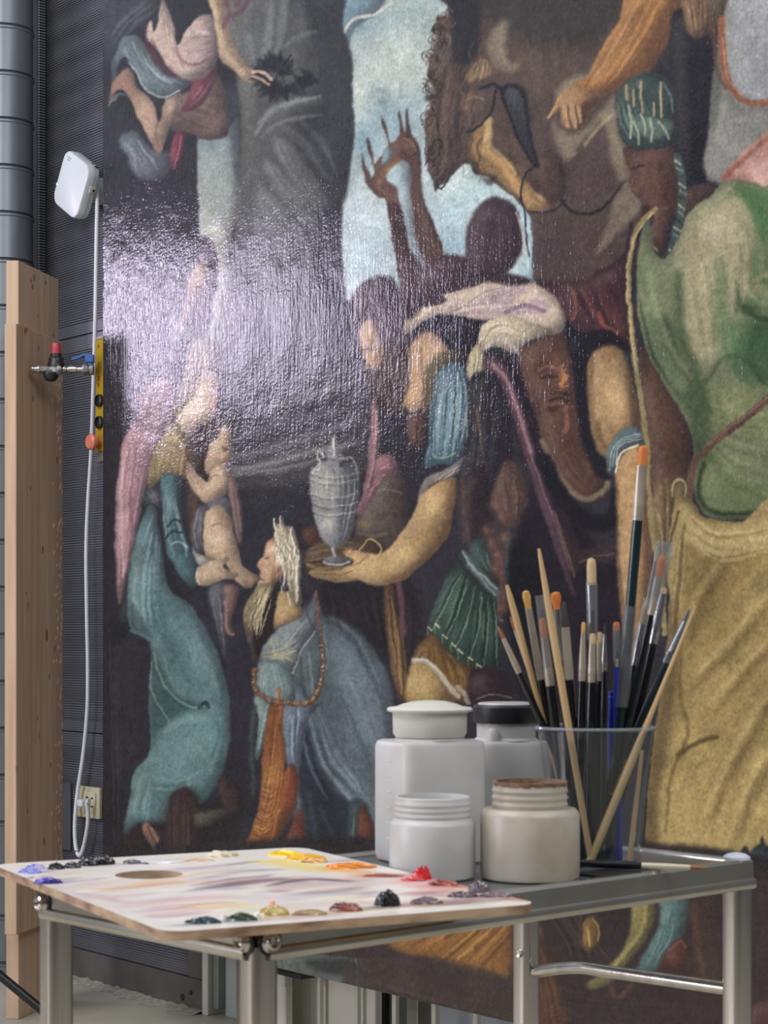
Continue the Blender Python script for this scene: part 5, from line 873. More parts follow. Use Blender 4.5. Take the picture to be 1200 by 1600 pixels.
cpart('tray', bx(bmesh.new(), t*.6, CL-t*.6, t*.6, CW-t*.6, .850, .858, .001), m_tray, False)
for (x, y, rz) in ((lg, -.001, 0), (-.001, lg, -90), (-.001, CW-lg, -90)):
    bm = lathe([(.0095, 0), (.0095, .002), (.0075, .004), (.0072, .0065), (.005, .0075), (.003, .0045)], 20); o = cpart('bolt', bm, m_leg); o.location = (x, y, ZL0+.0165); o.rotation_euler = (math.pi/2, 0, math.radians(rz))
    o2 = obj('washer', lathe([(.012, -.001), (.012, .0012)], 20), m_black, o, True)
# bent side handle between the right legs
hz = .715
hp = [(CL-lg, CW-lg-.012, .706-.004), (CL-lg, CW-lg-.05, .711), (CL-lg, CW-lg-.085, .7165), (CL-lg, CW-lg-.12, .7175), (CL-lg, .02, .7215)]
cpart('side_bar', tube(spline(hp, 5), .0072, 16), m_leg)
o = cpart('leg_screw', lathe([(.005, 0), (.0045, .002), (.002, .0012)], 14), m_leg); o.location = (CL-lg*2+.0001, CW-lg-.002, .724); o.rotation_euler = (math.pi/2, 0, math.radians(-90))
# ---------------------------------------------------------------- palette
m_pal = bpy.data.materials.new('smeared_palette_surface'); m_pal.use_nodes = True; nt = m_pal.node_tree; va = nt.nodes.new('ShaderNodeVertexColor'); va.layer_name = 'paint'; nt.links.new(va.outputs[0], nt.nodes['Principled BSDF'].inputs['Base Color']); nt.nodes['Principled BSDF'].inputs['Roughness'].default_value = .28
nz = nt.nodes.new('ShaderNodeTexNoise'); nz.inputs['Scale'].default_value = 90; bp = nt.nodes.new('ShaderNodeBump'); bp.inputs['Strength'].default_value = .25; bp.inputs['Distance'].default_value = .0015; nt.links.new(nz.outputs['Fac'], bp.inputs['Height']); nt.links.new(bp.outputs[0], nt.nodes['Principled BSDF'].inputs['Normal'])
m_pw = mat('palette_edge_wood', 'b0967a', .6, col2='7a5c48', scale=26, stretch=(1, 1, 3), lo=.42, hi=.7)
P1 = V((-.1695, 1.462, 0)); P3 = V((.1345, 1.619, 0)); pb = (P3-P1).normalized(); PWd = (P3-P1).length; PLn = .49
PM = Matrix.Translation((P1.x, P1.y, .862)) @ Matrix.Rotation(math.atan2(pb.y, pb.x), 4, 'Z')
def pl(px, py): q = PM.inverted() @ Pz(px, py, .870); return q.x, q.y
HC = pl(233, 1366.5); HR = .0325; CR = .022
PX0, PY0, PW, PH = 0, 0, int(PWd*2000)+2, int(PLn*2000)+2
CV = np.zeros((PH, PW, 3), np.float32); CV[:] = hexc('d3cfc9'); CLIP[0] = None
def PS(s, w, c, a=.6, **k): S([(lambda q: (q[0]*2000, q[1]*2000))(pl(*[float(v) for v in p.split(',')])) for p in s.split()], w*5, c, a, soft=w*3, **k)
def PB(px, py, rx, ry, c, a=.7, ang=0): q = pl(px, py); B(q[0]*2000, q[1]*2000, rx*2, ry*2, c, a, ang)
rng = np.random.default_rng(21)
for g, w, c, a in (('150,1392 200,1388 280,1378 330,1376', 9, 'c79c78', .55), ('190,1385 260,1372 300,1368', 6, 'd6b48c', .5), ('300,1376 380,1362 440,1358', 6, '8d8a92', .5), ('320,1388 370,1380 430,1374 470,1378', 10, '7a6470', .7), ('300,1392 360,1382 420,1374', 6, '6a5462', .55), ('430,1390 460,1396 520,1394 560,1386', 8, '84747e', .6), ('430,1388 470,1382 540,1380', 12, 'b49a9c', .5), ('470,1370 540,1376 600,1372', 8, 'b89490', .5),
        ('230,1410 300,1404 360,1400', 9, 'caa6a2', .5), ('240,1420 310,1415 350,1412', 8, 'd48a84', .6), ('250,1430 320,1424', 8, 'cfa0a0', .5), ('310,1416 350,1414 380,1416', 12, 'd9ca9c', .7), ('330,1426 400,1422 450,1418', 10, 'd8cfa8', .5), ('170,1420 230,1412 280,1402', 8, 'c9a8a8', .4), ('100,1390 160,1380 200,1372', 9, 'd0b8b0', .4), ('60,1388 90,1392 130,1400', 8, 'c7bcc8', .4),
        ('640,1396 720,1396 830,1407', 9, 'a8655c', .7), ('740,1385 790,1396 835,1406', 8, '9c5850', .6), ('120,1396 160,1402 200,1412', 5, 'c8a0a8', .5), ('420,1384 480,1374 560,1378', 4, '5c4a54', .7), ('300,1384 360,1374 420,1368', 3, '584650', .7), ('560,1368 620,1368 680,1375 740,1390', 12, 'c48a80', .7), ('700,1378 760,1390 820,1402', 16, 'b87468', .7), ('620,1380 680,1388 720,1400', 9, 'cf9a92', .5), ('640,1400 700,1398 760,1400', 8, '9a7a80', .5), ('400,1345 450,1350 500,1358 540,1362', 12, 'd9c87c', .8), ('500,1355 560,1362 590,1366', 8, 'cfa67c', .6), ('250,1345 320,1340 380,1338', 8, 'cdb8a0', .45), ('300,1358 350,1352 400,1346', 5, '8a7f84', .5),
        ('480,1402 560,1404 640,1400', 9, 'ddd3b4', .5), ('460,1410 540,1412 600,1410', 6, 'd8ccb0', .4), ('380,1404 440,1402 500,1398', 9, 'c4b8c0', .45), ('300,1366 340,1362 380,1358', 4, 'c9a070', .4), ('340,1440 420,1432 500,1428 600,1420 700,1414 800,1406', 7, 'd9d4a8', .6), ('600,1416 700,1410 790,1404', 10, '8f6a6c', .6)): PS(g, w*1.25, c, min(a*1.35, .95), taper=1)
rp_ = random.Random(5)
for i in range(150):
    x0, y0 = rp_.uniform(20, 760), rp_.uniform(1345, 1440); L_ = rp_.uniform(30, 110)
    PS('%f,%f %f,%f %f,%f' % (x0, y0, x0+L_*.5, y0-L_*.03+rp_.uniform(-2, 2), x0+L_, y0-L_*.08), rp_.uniform(2, 8), rp_.choice(['c9b2b0', 'e2ded8', 'dcd6cc', 'b7a0a4', 'cfae98', 'bcc0c4', 'e6e2dc', 'a8929a', 'd2a8a4', 'd8d2c0']), rp_.uniform(.35, .75), taper=1)
for px, py, rx, ry, c in ((65, 1362, 12, 7, '5a62b8'), (75, 1380, 24, 9, '6a58b0'), (100, 1374, 18, 5, '8a8088'), (150, 1352, 18, 8, '3a3a44'), (208, 1350, 16, 6, '77727c'), (262, 1348, 20, 6, 'b8b4b8'), (310, 1345, 24, 5, 'c0a894'), (460, 1343, 26, 10, 'e0c238'), (540, 1357, 24, 8, 'd08a44'), (655, 1375, 24, 10, 'c24a4c'), (600, 1368, 22, 6, '96504c'), (695, 1383, 20, 7, '8a4c48'), (770, 1400, 24, 9, '5a4450'), (705, 1413, 22, 5, '6a5258'), (590, 1418, 24, 8, '5c525a'), (545, 1424, 18, 5, '7a4a44'), (480, 1428, 24, 5, '9a8058'), (430, 1430, 18, 6, 'b09a60'), (375, 1438, 22, 6, '46584c'), (318, 1443, 24, 6, '2f4450')): PB(px, py, rx, ry, c, .75)
GX, GY = 130, 185
bm = bmesh.new(); cl_layer = bm.verts.layers.float_color.new('paint'); G = [[None]*(GX+1) for _ in range(GY+1)]
for j in range(GY+1):
    for i in range(GX+1):
        x, y = PWd*i/GX, PLn*j/GY; rx = min(x, PWd-x); ry = min(y, PLn-y)
        v = bm.verts.new((x, y, .008)); G[j][i] = v
for j in range(GY):
    for i in range(GX):
        x, y = PWd*(i+.5)/GX, PLn*(j+.5)/GY; ex = CR-min(x, PWd-x); ey = CR-min(y, PLn-y)
        if math.hypot(x-HC[0], y-HC[1]) < HR or (ex > 0 and ey > 0 and math.hypot(ex, ey) > CR): continue
        bm.faces.new((G[j][i], G[j][i+1], G[j+1][i+1], G[j+1][i]))
for v in [v for v in bm.verts if not v.link_faces]: bm.verts.remove(v)
for v in bm.verts:
    x, y = v.co.x, v.co.y; ci = np.clip(CV[min(int(y*2000), PH-1), min(int(x*2000), PW-1)], 0, 1)
    cl_ = [q/12.92 if q <= .04045 else ((q+.055)/1.055)**2.4 for q in ci]; v[cl_layer] = (*cl_, 1)
    if any(e.is_boundary for e in v.link_edges):
        d = Vector((x-HC[0], y-HC[1]))
        if d.length < HR+.006: d.normalize(); v.co.x, v.co.y = HC[0]+d.x*HR, HC[1]+d.y*HR
        ex, ey = CR-min(x, PWd-x), CR-min(y, PLn-y)
        if ex > 0 and ey > 0:
            cx = CR if x < PWd/2 else PWd-CR; cy = CR if y < PLn/2 else PLn-CR; d = Vector((x-cx, y-cy)).normalized(); v.co.x, v.co.y = cx+d.x*CR, cy+d.y*CR
r = bmesh.ops.extrude_face_region(bm, geom=list(bm.faces))
for g in r['geom']:
    if isinstance(g, bmesh.types.BMVert): g.co.z = .0002
bmesh.ops.recalc_face_normals(bm, faces=bm.faces)
for f in bm.faces: f.material_index = 0 if (f.normal.z > .5 and f.calc_center_median().z > .004) else 1
pal = thing('painters_palette', 'large white laminated palette with thumb hole, smears and dabs of oil paint, on the cart', 'palette', (P1.x, P1.y, .862), (0, 0, math.atan2(pb.y, pb.x)))
obj('board', bm, [m_pal, m_pw], pal)
def dab(px, py, wpx, hpx, zh, c, label, c2=None, seed=0, ang=0.0, spiky=0.0, thin=1.0):
    """a squeezed lump of paint lying on the palette; wpx, hpx its size as seen"""
    q = pl(px, py); Zd = (CAMZ-.87)*FPX/(py-CYP); sx = wpx/FPX*Zd/2; sy = sx*thin
    bm = bmesh.new(); bmesh.ops.create_icosphere(bm, subdivisions=4, radius=1); rd = random.Random(seed); ph_ = [(rd.uniform(2, 6), rd.uniform(2, 6), rd.uniform(2, 6), rd.uniform(0, 6)) for _ in range(5)]
    for v in bm.verts:
        d = v.co.normalized(); n = sum(math.sin(a*d.x*2+b_*d.y*2+c_*d.z+e_) for a, b_, c_, e_ in ph_)/5; k = 1+.34*n+spiky*(rd.random()**3 if d.z > .2 else 0)
        v.co = Vector((d.x*sx*(1+.2*n), d.y*sy*(1+.25*n), max(d.z, -.05)*zh*k))
    m = mat(('%s_oil_paint' % label.split()[0]), c, .22, col2=c2 or c, scale=90, coat=.3, lo=.4, hi=.6, bump=.5, bscale=160)
    o = obj('paint_dab', bm, m, pal, True); o.location = (q[0], q[1], .0079); o.rotation_euler = (0, 0, math.radians(ang)-math.atan2(pb.y, pb.x)); o['label'] = label
m_gloss = None
dab(46, 1364, 34, 10, .005, '3f4cae', 'blue paint dab', '9aa0dc', 1, 0, thin=.8); dab(55, 1358, 30, 8, .005, '4a50a8', 'violet blue paint dab', 'c0bce0', 2, 8, thin=.6)
dab(76, 1380, 44, 10, .005, '352a9c', 'ultramarine paint dab', '251e70', 3, 3, thin=.5); dab(62, 1372, 40, 6, .002, '8a7f8c', 'greyish mixed paint smear', 'b5aab4', 4, thin=.4)
dab(88, 1358, 26, 12, .0055, '131418', 'black paint dab at the far left', '1f2024', 5, 10, .3, .7); dab(112, 1356, 28, 10, .0055, '17181c', 'black paint dab with a glossy skin', '3a3a40', 6, 0, .1, .6)
dab(138, 1352, 30, 16, .007, '0f1014', 'big black paint dab', '1b1c20', 7, 0, .4, .7); dab(163, 1350, 34, 16, .0075, '101115', 'tall black paint dab', '1b1c22', 8, 0, .5, .7)
dab(206, 1349, 28, 8, .004, '4a4650', 'slate paint dab', '6a6672', 9, 0, .1, .6); dab(226, 1350, 14, 4, .002, '5c5862', 'thin slate paint smear', None, 10, thin=.5)
dab(262, 1348, 40, 6, .002, 'c4c8d0', 'white paint smear', 'dcdee2', 11, 4, thin=.5); dab(312, 1345, 44, 6, .002, 'b89c84', 'peach paint smear', 'c8b09a', 12, 6, thin=.5)
dab(347, 1336.5, 50, 9, .0045, 'cfc8b0', 'flat cream paint disc', 'bfb8a0', 13, 0, 0, .95)
dab(446, 1336, 58, 9, .0045, 'e0bf10', 'lemon yellow paint dab', 'e8cc30', 14, -10, .2, .5); dab(478, 1342, 62, 10, .005, 'd8ac08', 'golden yellow paint dab', 'c89418', 15, -12, .2, .5); dab(492, 1347, 40, 8, .004, 'b07a28', 'ochre paint dab over yellow', 'd8b070', 16, -8, .2, .6)
dab(548, 1356, 78, 12, .005, 'd07c22', 'orange paint dab', 'dc9448', 17, 4, .05, .35); dab(600, 1369, 64, 6, .002, '8a4240', 'dark red paint smear', '7a3634', 18, 0, .1, .4)
dab(658, 1373, 30, 18, .0075, 'b81c24', 'bright red paint lump', 'c42a30', 19, 0, .9, .8); dab(645, 1376, 40, 8, .003, 'b84048', 'thin red paint smear', None, 20, 0, .2, .5)
dab(694, 1383, 46, 11, .005, '7c3f3c', 'rust paint dab', '9a6058', 21, -8, .1, .45); dab(722, 1401, 46, 10, .004, '3c2c38', 'purple black paint dab', '584450', 22, 4, .3, .6)
dab(748, 1394, 32, 14, .008, '4c424c', 'mauve brown paint dab', '6a5e68', 23, 0, .4, .8); dab(775, 1401, 50, 9, .004, '54424c', 'plum paint dab', '78646c', 24, 0, .3, .5)
dab(666, 1411, 52, 10, .0045, '5c4c50', 'umber paint dab', '6c5c5e', 25, 2, .2, .5); dab(605, 1414, 40, 26, .012, '16181e', 'round glossy black paint ball', '20242c', 26, 0, 0, .95)
dab(540, 1423, 52, 12, .006, '5c3434', 'brick red paint dab', '8a4c44', 27, -6, .2, .45); dab(484, 1429, 54, 8, .004, '8c7450', 'raw sienna paint dab', '9c8660', 28, 2, .1, .45)
dab(428, 1429, 46, 14, .007, '9c8a50', 'olive ochre paint dab', 'b8a870', 29, 0, .2, .7); dab(425, 1425, 14, 10, .010, 'dca090', 'pink paint drop', 'e8b8a8', 30)
dab(378, 1438, 46, 12, .0055, '33463a', 'dark green paint dab', '3f5244', 31, 0, .2, .45); dab(318, 1442, 52, 10, .0045, '1f323a', 'blue black paint dab', '2c4048', 32, 0, .2, .45); dab(350, 1437, 10, 8, .005, 'c8d0d4', 'white paint drop', None, 33); dab(401, 1433, 9, 7, .004, 'd0d8dc', 'small white paint drop', None, 34)
# ---------------------------------------------------------------- jars and bottles
def milky(name, c, c2, a=.35, rough=.35):
    m = bpy.data.materials.new(name); m.use_nodes = True; nt = m.node_tree; N = nt.nodes; L = nt.links; b = N['Principled BSDF']
    tc = N.new('ShaderNodeTexCoord'); nz = N.new('ShaderNodeTexNoise'); nz.inputs['Scale'].default_value = 22; L.new(tc.outputs['Object'], nz.inputs['Vector']); rp = N.new('ShaderNodeValToRGB')
    rp.color_ramp.elements[0].position = .4; rp.color_ramp.elements[0].color = srgb(c); rp.color_ramp.elements[1].position = .65; rp.color_ramp.elements[1].color = srgb(c2); L.new(nz.outputs['Fac'], rp.inputs[0]); L.new(rp.outputs[0], b.inputs['Base Color'])
    b.inputs['Roughness'].default_value = rough; tr = N.new('ShaderNodeBsdfTranslucent'); L.new(rp.outputs[0], tr.inputs[0]); mx = N.new('ShaderNodeMixShader'); mx.inputs[0].default_value = a
    L.new(b.outputs[0], mx.inputs[1]); L.new(tr.outputs[0], mx.inputs[2]); L.new(mx.outputs[0], N['Material Output'].inputs['Surface']); return m
m_milk = milky('milky_polyethylene', 'd3d4d4', 'cbc9c7'); m_milk2 = milky('stained_polyethylene', 'c9c4b9', 'b9b1a1'); m_cap = milky('cream_stopper', 'dcdcd4', 'd4d4ca', .25); m_stain = mat('dried_brown_stain', '7d654c', .5, col2='5f4736', scale=120, bump=.5)
TZ = .8582
def jar(X_, Y_, r, h_sh, h_top, rn, label, m, stain=False):
    t_ = thing('plastic_jar', label, 'jar', (X_, Y_, TZ), (0, 0, 0), 'open milky jars on the cart')
    obj('body', lathe([(r-.006, 0), (r-.001, .002), (r, .006), (r, h_sh-.007), (r-.001, h_sh-.004), (r-.004, h_sh-.0005), (rn, h_sh), (rn-.002, h_sh), (r-.006, h_sh-.006), (r-.0025, h_sh-.01), (r-.0025, .008), (r-.008, .004)], 48, cap=True), m, t_, True)
    n = []; zz_ = h_sh-.0005; hh_ = h_top-zz_
    for k in range(3): n += [(rn, zz_+hh_*(.06+k*.26)), (rn+.0012, zz_+hh_*(.14+k*.26)), (rn+.0012, zz_+hh_*(.18+k*.26)), (rn, zz_+hh_*(.26+k*.26))]
    n += [(rn, h_top-.001), (rn-.001, h_top), (rn-.0025, h_top), (rn-.003, h_top-.004), (rn-.003, zz_)]
    obj('neck', lathe([(rn, zz_)]+n, 48, cap=False), m, t_, True)
    if stain:
        rd = random.Random(2); bm = bmesh.new(); seg = 60; R_ = []
        for (dr, dz_) in ((.0004, -.003), (.0006, .0004), (-.0028, .0006), (-.0034, -.009)): R_.append([bm.verts.new(((rn+dr)*math.cos(2*math.pi*k/seg), (rn+dr)*math.sin(2*math.pi*k/seg), h_top+dz_*(.6+.8*rd.random() if dz_ < 0 else 1))) for k in range(seg)])
        for a_, b_ in zip(R_, R_[1:]):
            for k in range(seg): bm.faces.new((a_[k], a_[(k+1) % seg], b_[(k+1) % seg], b_[k]))
        s_ = obj('dried_residue', bm, m_stain, t_, True); s_['label'] = 'brown dried varnish around the rim'
        for k in range(8):
            a_ = rd.uniform(3.4, 5.8); b2_ = rd.uniform(.1, .9)
    return t_
jar(.0483, 1.885, .0431, .0603, .0815, .0377, 'smaller open milky jar standing before the stoppered bottle', m_milk)
jar(.1453, 1.880, .0495, .0705, .0965, .0367, 'wider open milky jar with a brown stained rim', m_milk2, True)
def square_bottle(name, label, X_, Y_, w, d, h, rn, hn, rot, kind):
    t_ = thing(name, label, 'bottle', (X_, Y_, TZ), (0, 0, math.radians(rot)), 'square milky bottles on the cart')
    obj('body', rbox(-w/2, w/2, -d/2, d/2, 0, h, .011, 6, .007), m_milk, t_, True)
    obj('neck', lathe([(rn, h-.002), (rn+.003, h), (rn, h+.003), (rn, hn)], 40), m_milk, t_, True)
    if kind == 'stopper':
        r2 = rn*1.12; obj('stopper', lathe([(rn+.002, hn-.014), (r2-.002, hn-.013), (r2, hn-.010), (r2+.0005, hn+.012), (rn*1.29, hn+.0135), (rn*1.31, hn+.0155), (rn*1.25, hn+.0175), (rn*1.02, hn+.0185), (rn*.8, hn+.0215), (rn*.5, hn+.024), (rn*.15, hn+.025)], 48), m_cap, t_, True)
        for k in range(6): obj('volume_mark', bx(bmesh.new(), -w/2-.0005, -w/2+.0005, -.006, .004, .026+.0165*k, .0275+.0165*k), m_cap, t_)
    else:
        bm = lathe([(rn+.003, hn-.004), (rn+.0042, hn-.002), (rn+.0042, hn+.014), (rn+.002, hn+.0165), (rn-.006, hn+.017)], 48); obj('lid', bm, m_black, t_, True)
        obj('lid_disc', lathe([(rn-.001, hn+.0168), (rn-.002, hn+.0185), (rn-.006, hn+.019)], 40), m_milk, t_, True)
        obj('shoulder_lug', lathe([(.006, h-.002), (.006, h+.010), (.004, h+.014)], 16, org=(-w*.33, -d*.33, 0)), m_milk, t_, True)
square_bottle('square_bottle', 'tall square milky bottle with a wide domed stopper and raised volume marks', .0490, 2.022, .098, .084, .1305, .0353, .1475, 25, 'stopper')
square_bottle('square_bottle', 'tall square milky bottle with a flat black lid, behind the cup of brushes', .1370, 2.118, .082, .078, .1250, .0330, .1480, 20, 'lid')
# ---------------------------------------------------------------- clear plastics
def clear(name, tint, dens=.1, rough=.06):
    m = bpy.data.materials.new(name); m.use_nodes = True; nt = m.node_tree; N = nt.nodes; L = nt.links; N.remove(N['Principled BSDF'])
    t1 = N.new('ShaderNodeBsdfTransparent'); t1.inputs[0].default_value = srgb(tint); g = N.new('ShaderNodeBsdfGlossy'); g.inputs['Roughness'].default_value = rough; d = N.new('ShaderNodeBsdfDiffuse'); d.inputs[0].default_value = srgb('c8ccd0')
    lw = N.new('ShaderNodeLayerWeight'); lw.inputs['Blend'].default_value = .5; pw = N.new('ShaderNodeMath'); pw.operation = 'POWER'; pw.inputs[1].default_value = 3.5; L.new(lw.outputs['Facing'], pw.inputs[0]); fz = N.new('ShaderNodeMapRange'); fz.inputs[3].default_value = .035; fz.inputs[4].default_value = .6; L.new(pw.outputs[0], fz.inputs[0]); m1 = N.new('ShaderNodeMixShader'); L.new(fz.outputs[0], m1.inputs[0]); L.new(t1.outputs[0], m1.inputs[1]); L.new(g.outputs[0], m1.inputs[2])
    m2 = N.new('ShaderNodeMixShader'); tc = N.new('ShaderNodeTexCoord'); nz = N.new('ShaderNodeTexNoise'); nz.inputs['Scale'].default_value = 40; L.new(tc.outputs['Object'], nz.inputs['Vector']); mr = N.new('ShaderNodeMapRange'); mr.inputs[3].default_value = dens*.5; mr.inputs[4].default_value = dens*1.5; L.new(nz.outputs['Fac'], mr.inputs[0]); L.new(mr.outputs[0], m2.inputs[0])
    L.new(m1.outputs[0], m2.inputs[1]); L.new(d.outputs[0], m2.inputs[2]); L.new(m2.outputs[0], N['Material Output'].inputs['Surface']); return m
m_clear = clear('clear_cup_plastic', 'f6f8f9', .014); m_sleeve = clear('clear_sleeve_plastic', 'e6e8ec', .12, .12)
CX, CY = .2237, 2.0
cup = thing('brush_cup', 'clear plastic cup crammed with paint brushes, right of the jars', 'cup', (CX, CY, TZ))
obj('cup_wall', lathe([(.044, 0), (.0475, .001), (.048, .004), (.0535, .085), (.0605, .138), (.0610, .1415), (.0640, .1420), (.0655, .1437), (.0650, .1456), (.0625, .1464), (.0602, .1450), (.0600, .1425), (.0590, .138), (.0522, .085), (.0466, .005), (.044, .003)], 64), m_clear, cup, True)
m_rim = clear('clear_rim_plastic', 'e6eaec', .3)
obj('rim', lathe([(.0612, .1425), (.0640, .1427), (.0650, .1440), (.0645, .1455), (.0625, .1462), (.0603, .1452)], 64, cap=False), m_rim, cup, True)
# ---------------------------------------------------------------- brushes
m_bk = mat('black_lacquer', '101318', .22, col2='0c0e12', scale=5, coat=.3); m_wd = mat('bare_handle_wood', 'b79a70', .5, col2='a88a60', scale=14, stretch=(3, 3, .4)); m_fe = mat('dull_ferrule', 'b3aa9c', .35, .55, col2='a39a8c', scale=20); m_fs = mat('bright_ferrule', 'c8cacc', .18, .95, col2='b8babc', scale=20); m_bl = mat('blue_lacquer', '1e2c96', .25, col2='2238a8', scale=5, coat=.3); m_dg = mat('green_black_lacquer', '18282c', .22, col2='142226', scale=5, coat=.3)
m_ho = mat('orange_bristle', 'c8793e', .7, col2='b4622c', scale=60, stretch=(8, 8, .6)); m_hy = mat('yellow_bristle', 'b98c44', .7, col2='c9a25c', scale=60, stretch=(8, 8, .6)); m_hc = mat('cream_bristle', 'bca682', .7, col2='a9926e', scale=60, stretch=(8, 8, .6)); m_hb = mat('brown_bristle', '7c4a30', .7, col2='8f5a3a', scale=60, stretch=(8, 8, .6)); m_hk = mat('dark_bristle', '2c2426', .7, col2='3a3032', scale=60, stretch=(8, 8, .6))
def brush(name, label, tip, base, parts, cat='brush', group=None):
    """tip=(px,py,Y) seen end, base=(px,py,Y) lower end; parts: list of (part name, from px-length, to px-length measured down from the tip, [(t, width px, flat)], material)"""
    a = P(*base); bt_ = P(*tip); ax = bt_-a; L_ = ax.length; pxl = math.hypot(tip[0]-base[0], tip[1]-base[1]); k = L_/pxl; mid = (tip[2]+base[2])/2/FPX
    q = ax.to_track_quat('Z', 'X'); M = Matrix.Translation(a) @ q.to_matrix().to_4x4()
    # turn the flat side to face the camera
    yv = M.to_3x3() @ Vector((0, 1, 0)); want = (Vector((0, -1, 0))-ax.normalized()*Vector((0, -1, 0)).dot(ax.normalized())).normalized(); an = math.atan2(yv.cross(want).dot(ax.normalized()), yv.dot(want)); M = M @ Matrix.Rotation(an, 4, 'Z')
    t_ = thing(name, label, cat, a, (0, 0, 0), group)
    t_.rotation_mode = 'QUATERNION'; t_.rotation_quaternion = M.to_quaternion()
    for (nm, u0, u1, pr, m) in parts:
        ring = []
        for (t0, w, fl) in pr: ring.append((w/2*mid, L_-(u0+(u1-u0)*t0)*k, fl))
        ring = ring[::-1]; bm = bmesh.new(); seg = 14; R_ = [[bm.verts.new((r_*math.cos(2*math.pi*i/seg), r_*fl*math.sin(2*math.pi*i/seg), z_)) for i in range(seg)] for r_, z_, fl in ring]
        for c_, d_ in zip(R_, R_[1:]):
            for i in range(seg): bm.faces.new((c_[i], c_[(i+1) % seg], d_[(i+1) % seg], d_[i]))
        bm.faces.new(R_[0][::-1]); bm.faces.new(R_[-1]); obj(nm, bm, m, t_, True)
    return t_
def std(tip, base, lb, lf, wb, wf, wh, mb, mf, mh, label, flat=.5, round_=False, group=None, fan=1.0):
    """bristle length lb, ferrule length lf, widths in photo pixels"""
    pxl = math.hypot(tip[0]-base[0], tip[1]-base[1])
    tipw = wb*fan
    B_ = ('bristles', 0, lb+2, [(0, tipw*(.25 if not round_ else .15), flat), (.06, tipw*(.8 if not round_ else .35), flat), (.3, tipw if not round_ else wb*.75, flat), (.8, wb*(1.0 if fan == 1 else .9), flat), (1, wb*.92, flat)], mb)
    F_ = ('ferrule', lb, lb+lf, [(0, wb*.98, flat*1.05), (.25, wb*.98+(wf-wb)*.4, flat*1.1), (.7, wf, .95), (.8, wf*1.06, 1), (.83, wf*.97, 1), (.88, wf*1.06, 1), (.91, wf, 1), (1, wf, 1)], mf)
    H_ = ('handle', lb+lf-1, pxl, [(0, wf*.94, 1), (.05, wf, 1), (.2, wh*1.15, 1), (.5, wh*1.1, 1), (1, wh*.9, 1)], mh)
    return brush('paint_brush', label, tip, base, [B_, F_, H_], 'brush', group or 'paint brushes in the clear cup')
def sleeve(t_, tip, base, u0, u1, w, w2=None, flat=.55):
    L_ = (P(*tip)-P(*base)).length; k = L_/math.hypot(tip[0]-base[0], tip[1]-base[1]); mid = (tip[2]+base[2])/2/FPX; w2 = w2 or w
    bm = bmesh.new(); seg = 18; R_ = []
    for r_, z_ in ((w/2*mid, L_-u0*k), (w2/2*mid, L_-u1*k)): R_.append([bm.verts.new((r_*math.cos(2*math.pi*i/seg), r_*flat*math.sin(2*math.pi*i/seg), z_)) for i in range(seg)])
    for i in range(seg): bm.faces.new((R_[0][i], R_[0][(i+1) % seg], R_[1][(i+1) % seg], R_[1][i]))
    o = obj('protective_sleeve', bm, m_sleeve, t_, True); o['label'] = 'clear plastic sleeve'; return o
T, Bs = (1006, 697, 1.985), (952, 1345, 2.0)
t_ = std(T, Bs, 30, 86, 16, 17, 14, m_ho, m_fe, m_dg, 'tallest brush, orange flat bristles above a long green black handle', .5)
sleeve(t_, T, Bs, 250, 408, 21, 22, .9)
T, Bs = (842, 857, 1.960), (924, 1348, 1.962); L0 = 498
brush('wooden_stick', 'pale pointed wooden stick leaning left out of the cup', T, Bs, [('shaft', 0, L0, [(0, 4, 1), (.02, 6, 1), (.1, 9, 1), (.25, 12, 1), (.6, 11, 1), (1, 9, 1)], m_wd)], 'stick', 'wooden sticks in the clear cup')
T, Bs = (1087, 947, 1.988), (922, 1346, 1.962)
brush('wooden_stick', 'pale wooden stick crossing the cup from upper right to lower left', T, Bs, [('shaft', 0, 432, [(0, 3, 1), (.1, 5, 1), (.4, 8, 1), (.6, 13, 1), (1, 13, 1)], m_wd)], 'stick', 'wooden sticks in the clear cup')
brush('wooden_stick', 'short pale stick inside the right wall of the cup', (1003, 1172, 1.985), (984, 1345, 1.975), [('shaft', 0, 174, [(0, 6, 1), (.5, 9, 1), (1, 9, 1)], m_wd)], 'stick', 'wooden sticks in the clear cup')
brush('wooden_stick', 'second pointed wooden handle, standing behind the left bristles', (792, 914, 1.992), (908, 1346, 2.01), [('shaft', 0, 447, [(0, 5, 1), (.04, 9, 1), (.12, 11, 1), (.35, 9, 1), (1, 8, 1)], m_wd)], 'stick', 'wooden sticks in the clear cup')
std((821, 923, 2.0), (895, 1345, 2.02), 28, 112, 11, 12, 11, m_hy, m_fe, m_bk, 'brush with worn yellow bristle tuft near the left of the cup', .6, fan=1.15)
std((778, 979, 2.0), (946, 1345, 2.0), 20, 60, 7, 10, 11, m_hb, m_fe, m_bk, 'lowest brush at far left with a small reddish brown tip', .8, True)
std((797, 963, 2.015), (938, 1345, 2.015), 24, 66, 6, 9, 10, m_hb, m_fe, m_bk, 'thin brush with a narrow brown tip at left', .8, True)
t_ = std((847, 966, 1.98), (893, 1345, 1.985), 30, 76, 10, 14, 13, m_ho, m_fe, m_bk, 'orange tipped brush capped by a clear tube with blunt top', .5); sleeve(t_, (847, 966, 1.98), (893, 1345, 1.985), -36, 90, 13, 15, .8)
std((868, 925, 2.01), (905, 1345, 2.03), 27, 80, 12, 11, 12, m_ho, m_fs, m_bk, 'brush with a splayed orange bristle tuft', .5, fan=1.4)
std((881, 940, 1.985), (908, 1345, 1.99), 40, 82, 13, 15, 13, m_hk, m_fe, m_bk, 'round brush with dark bristles and a plain cream ferrule', .6, True)
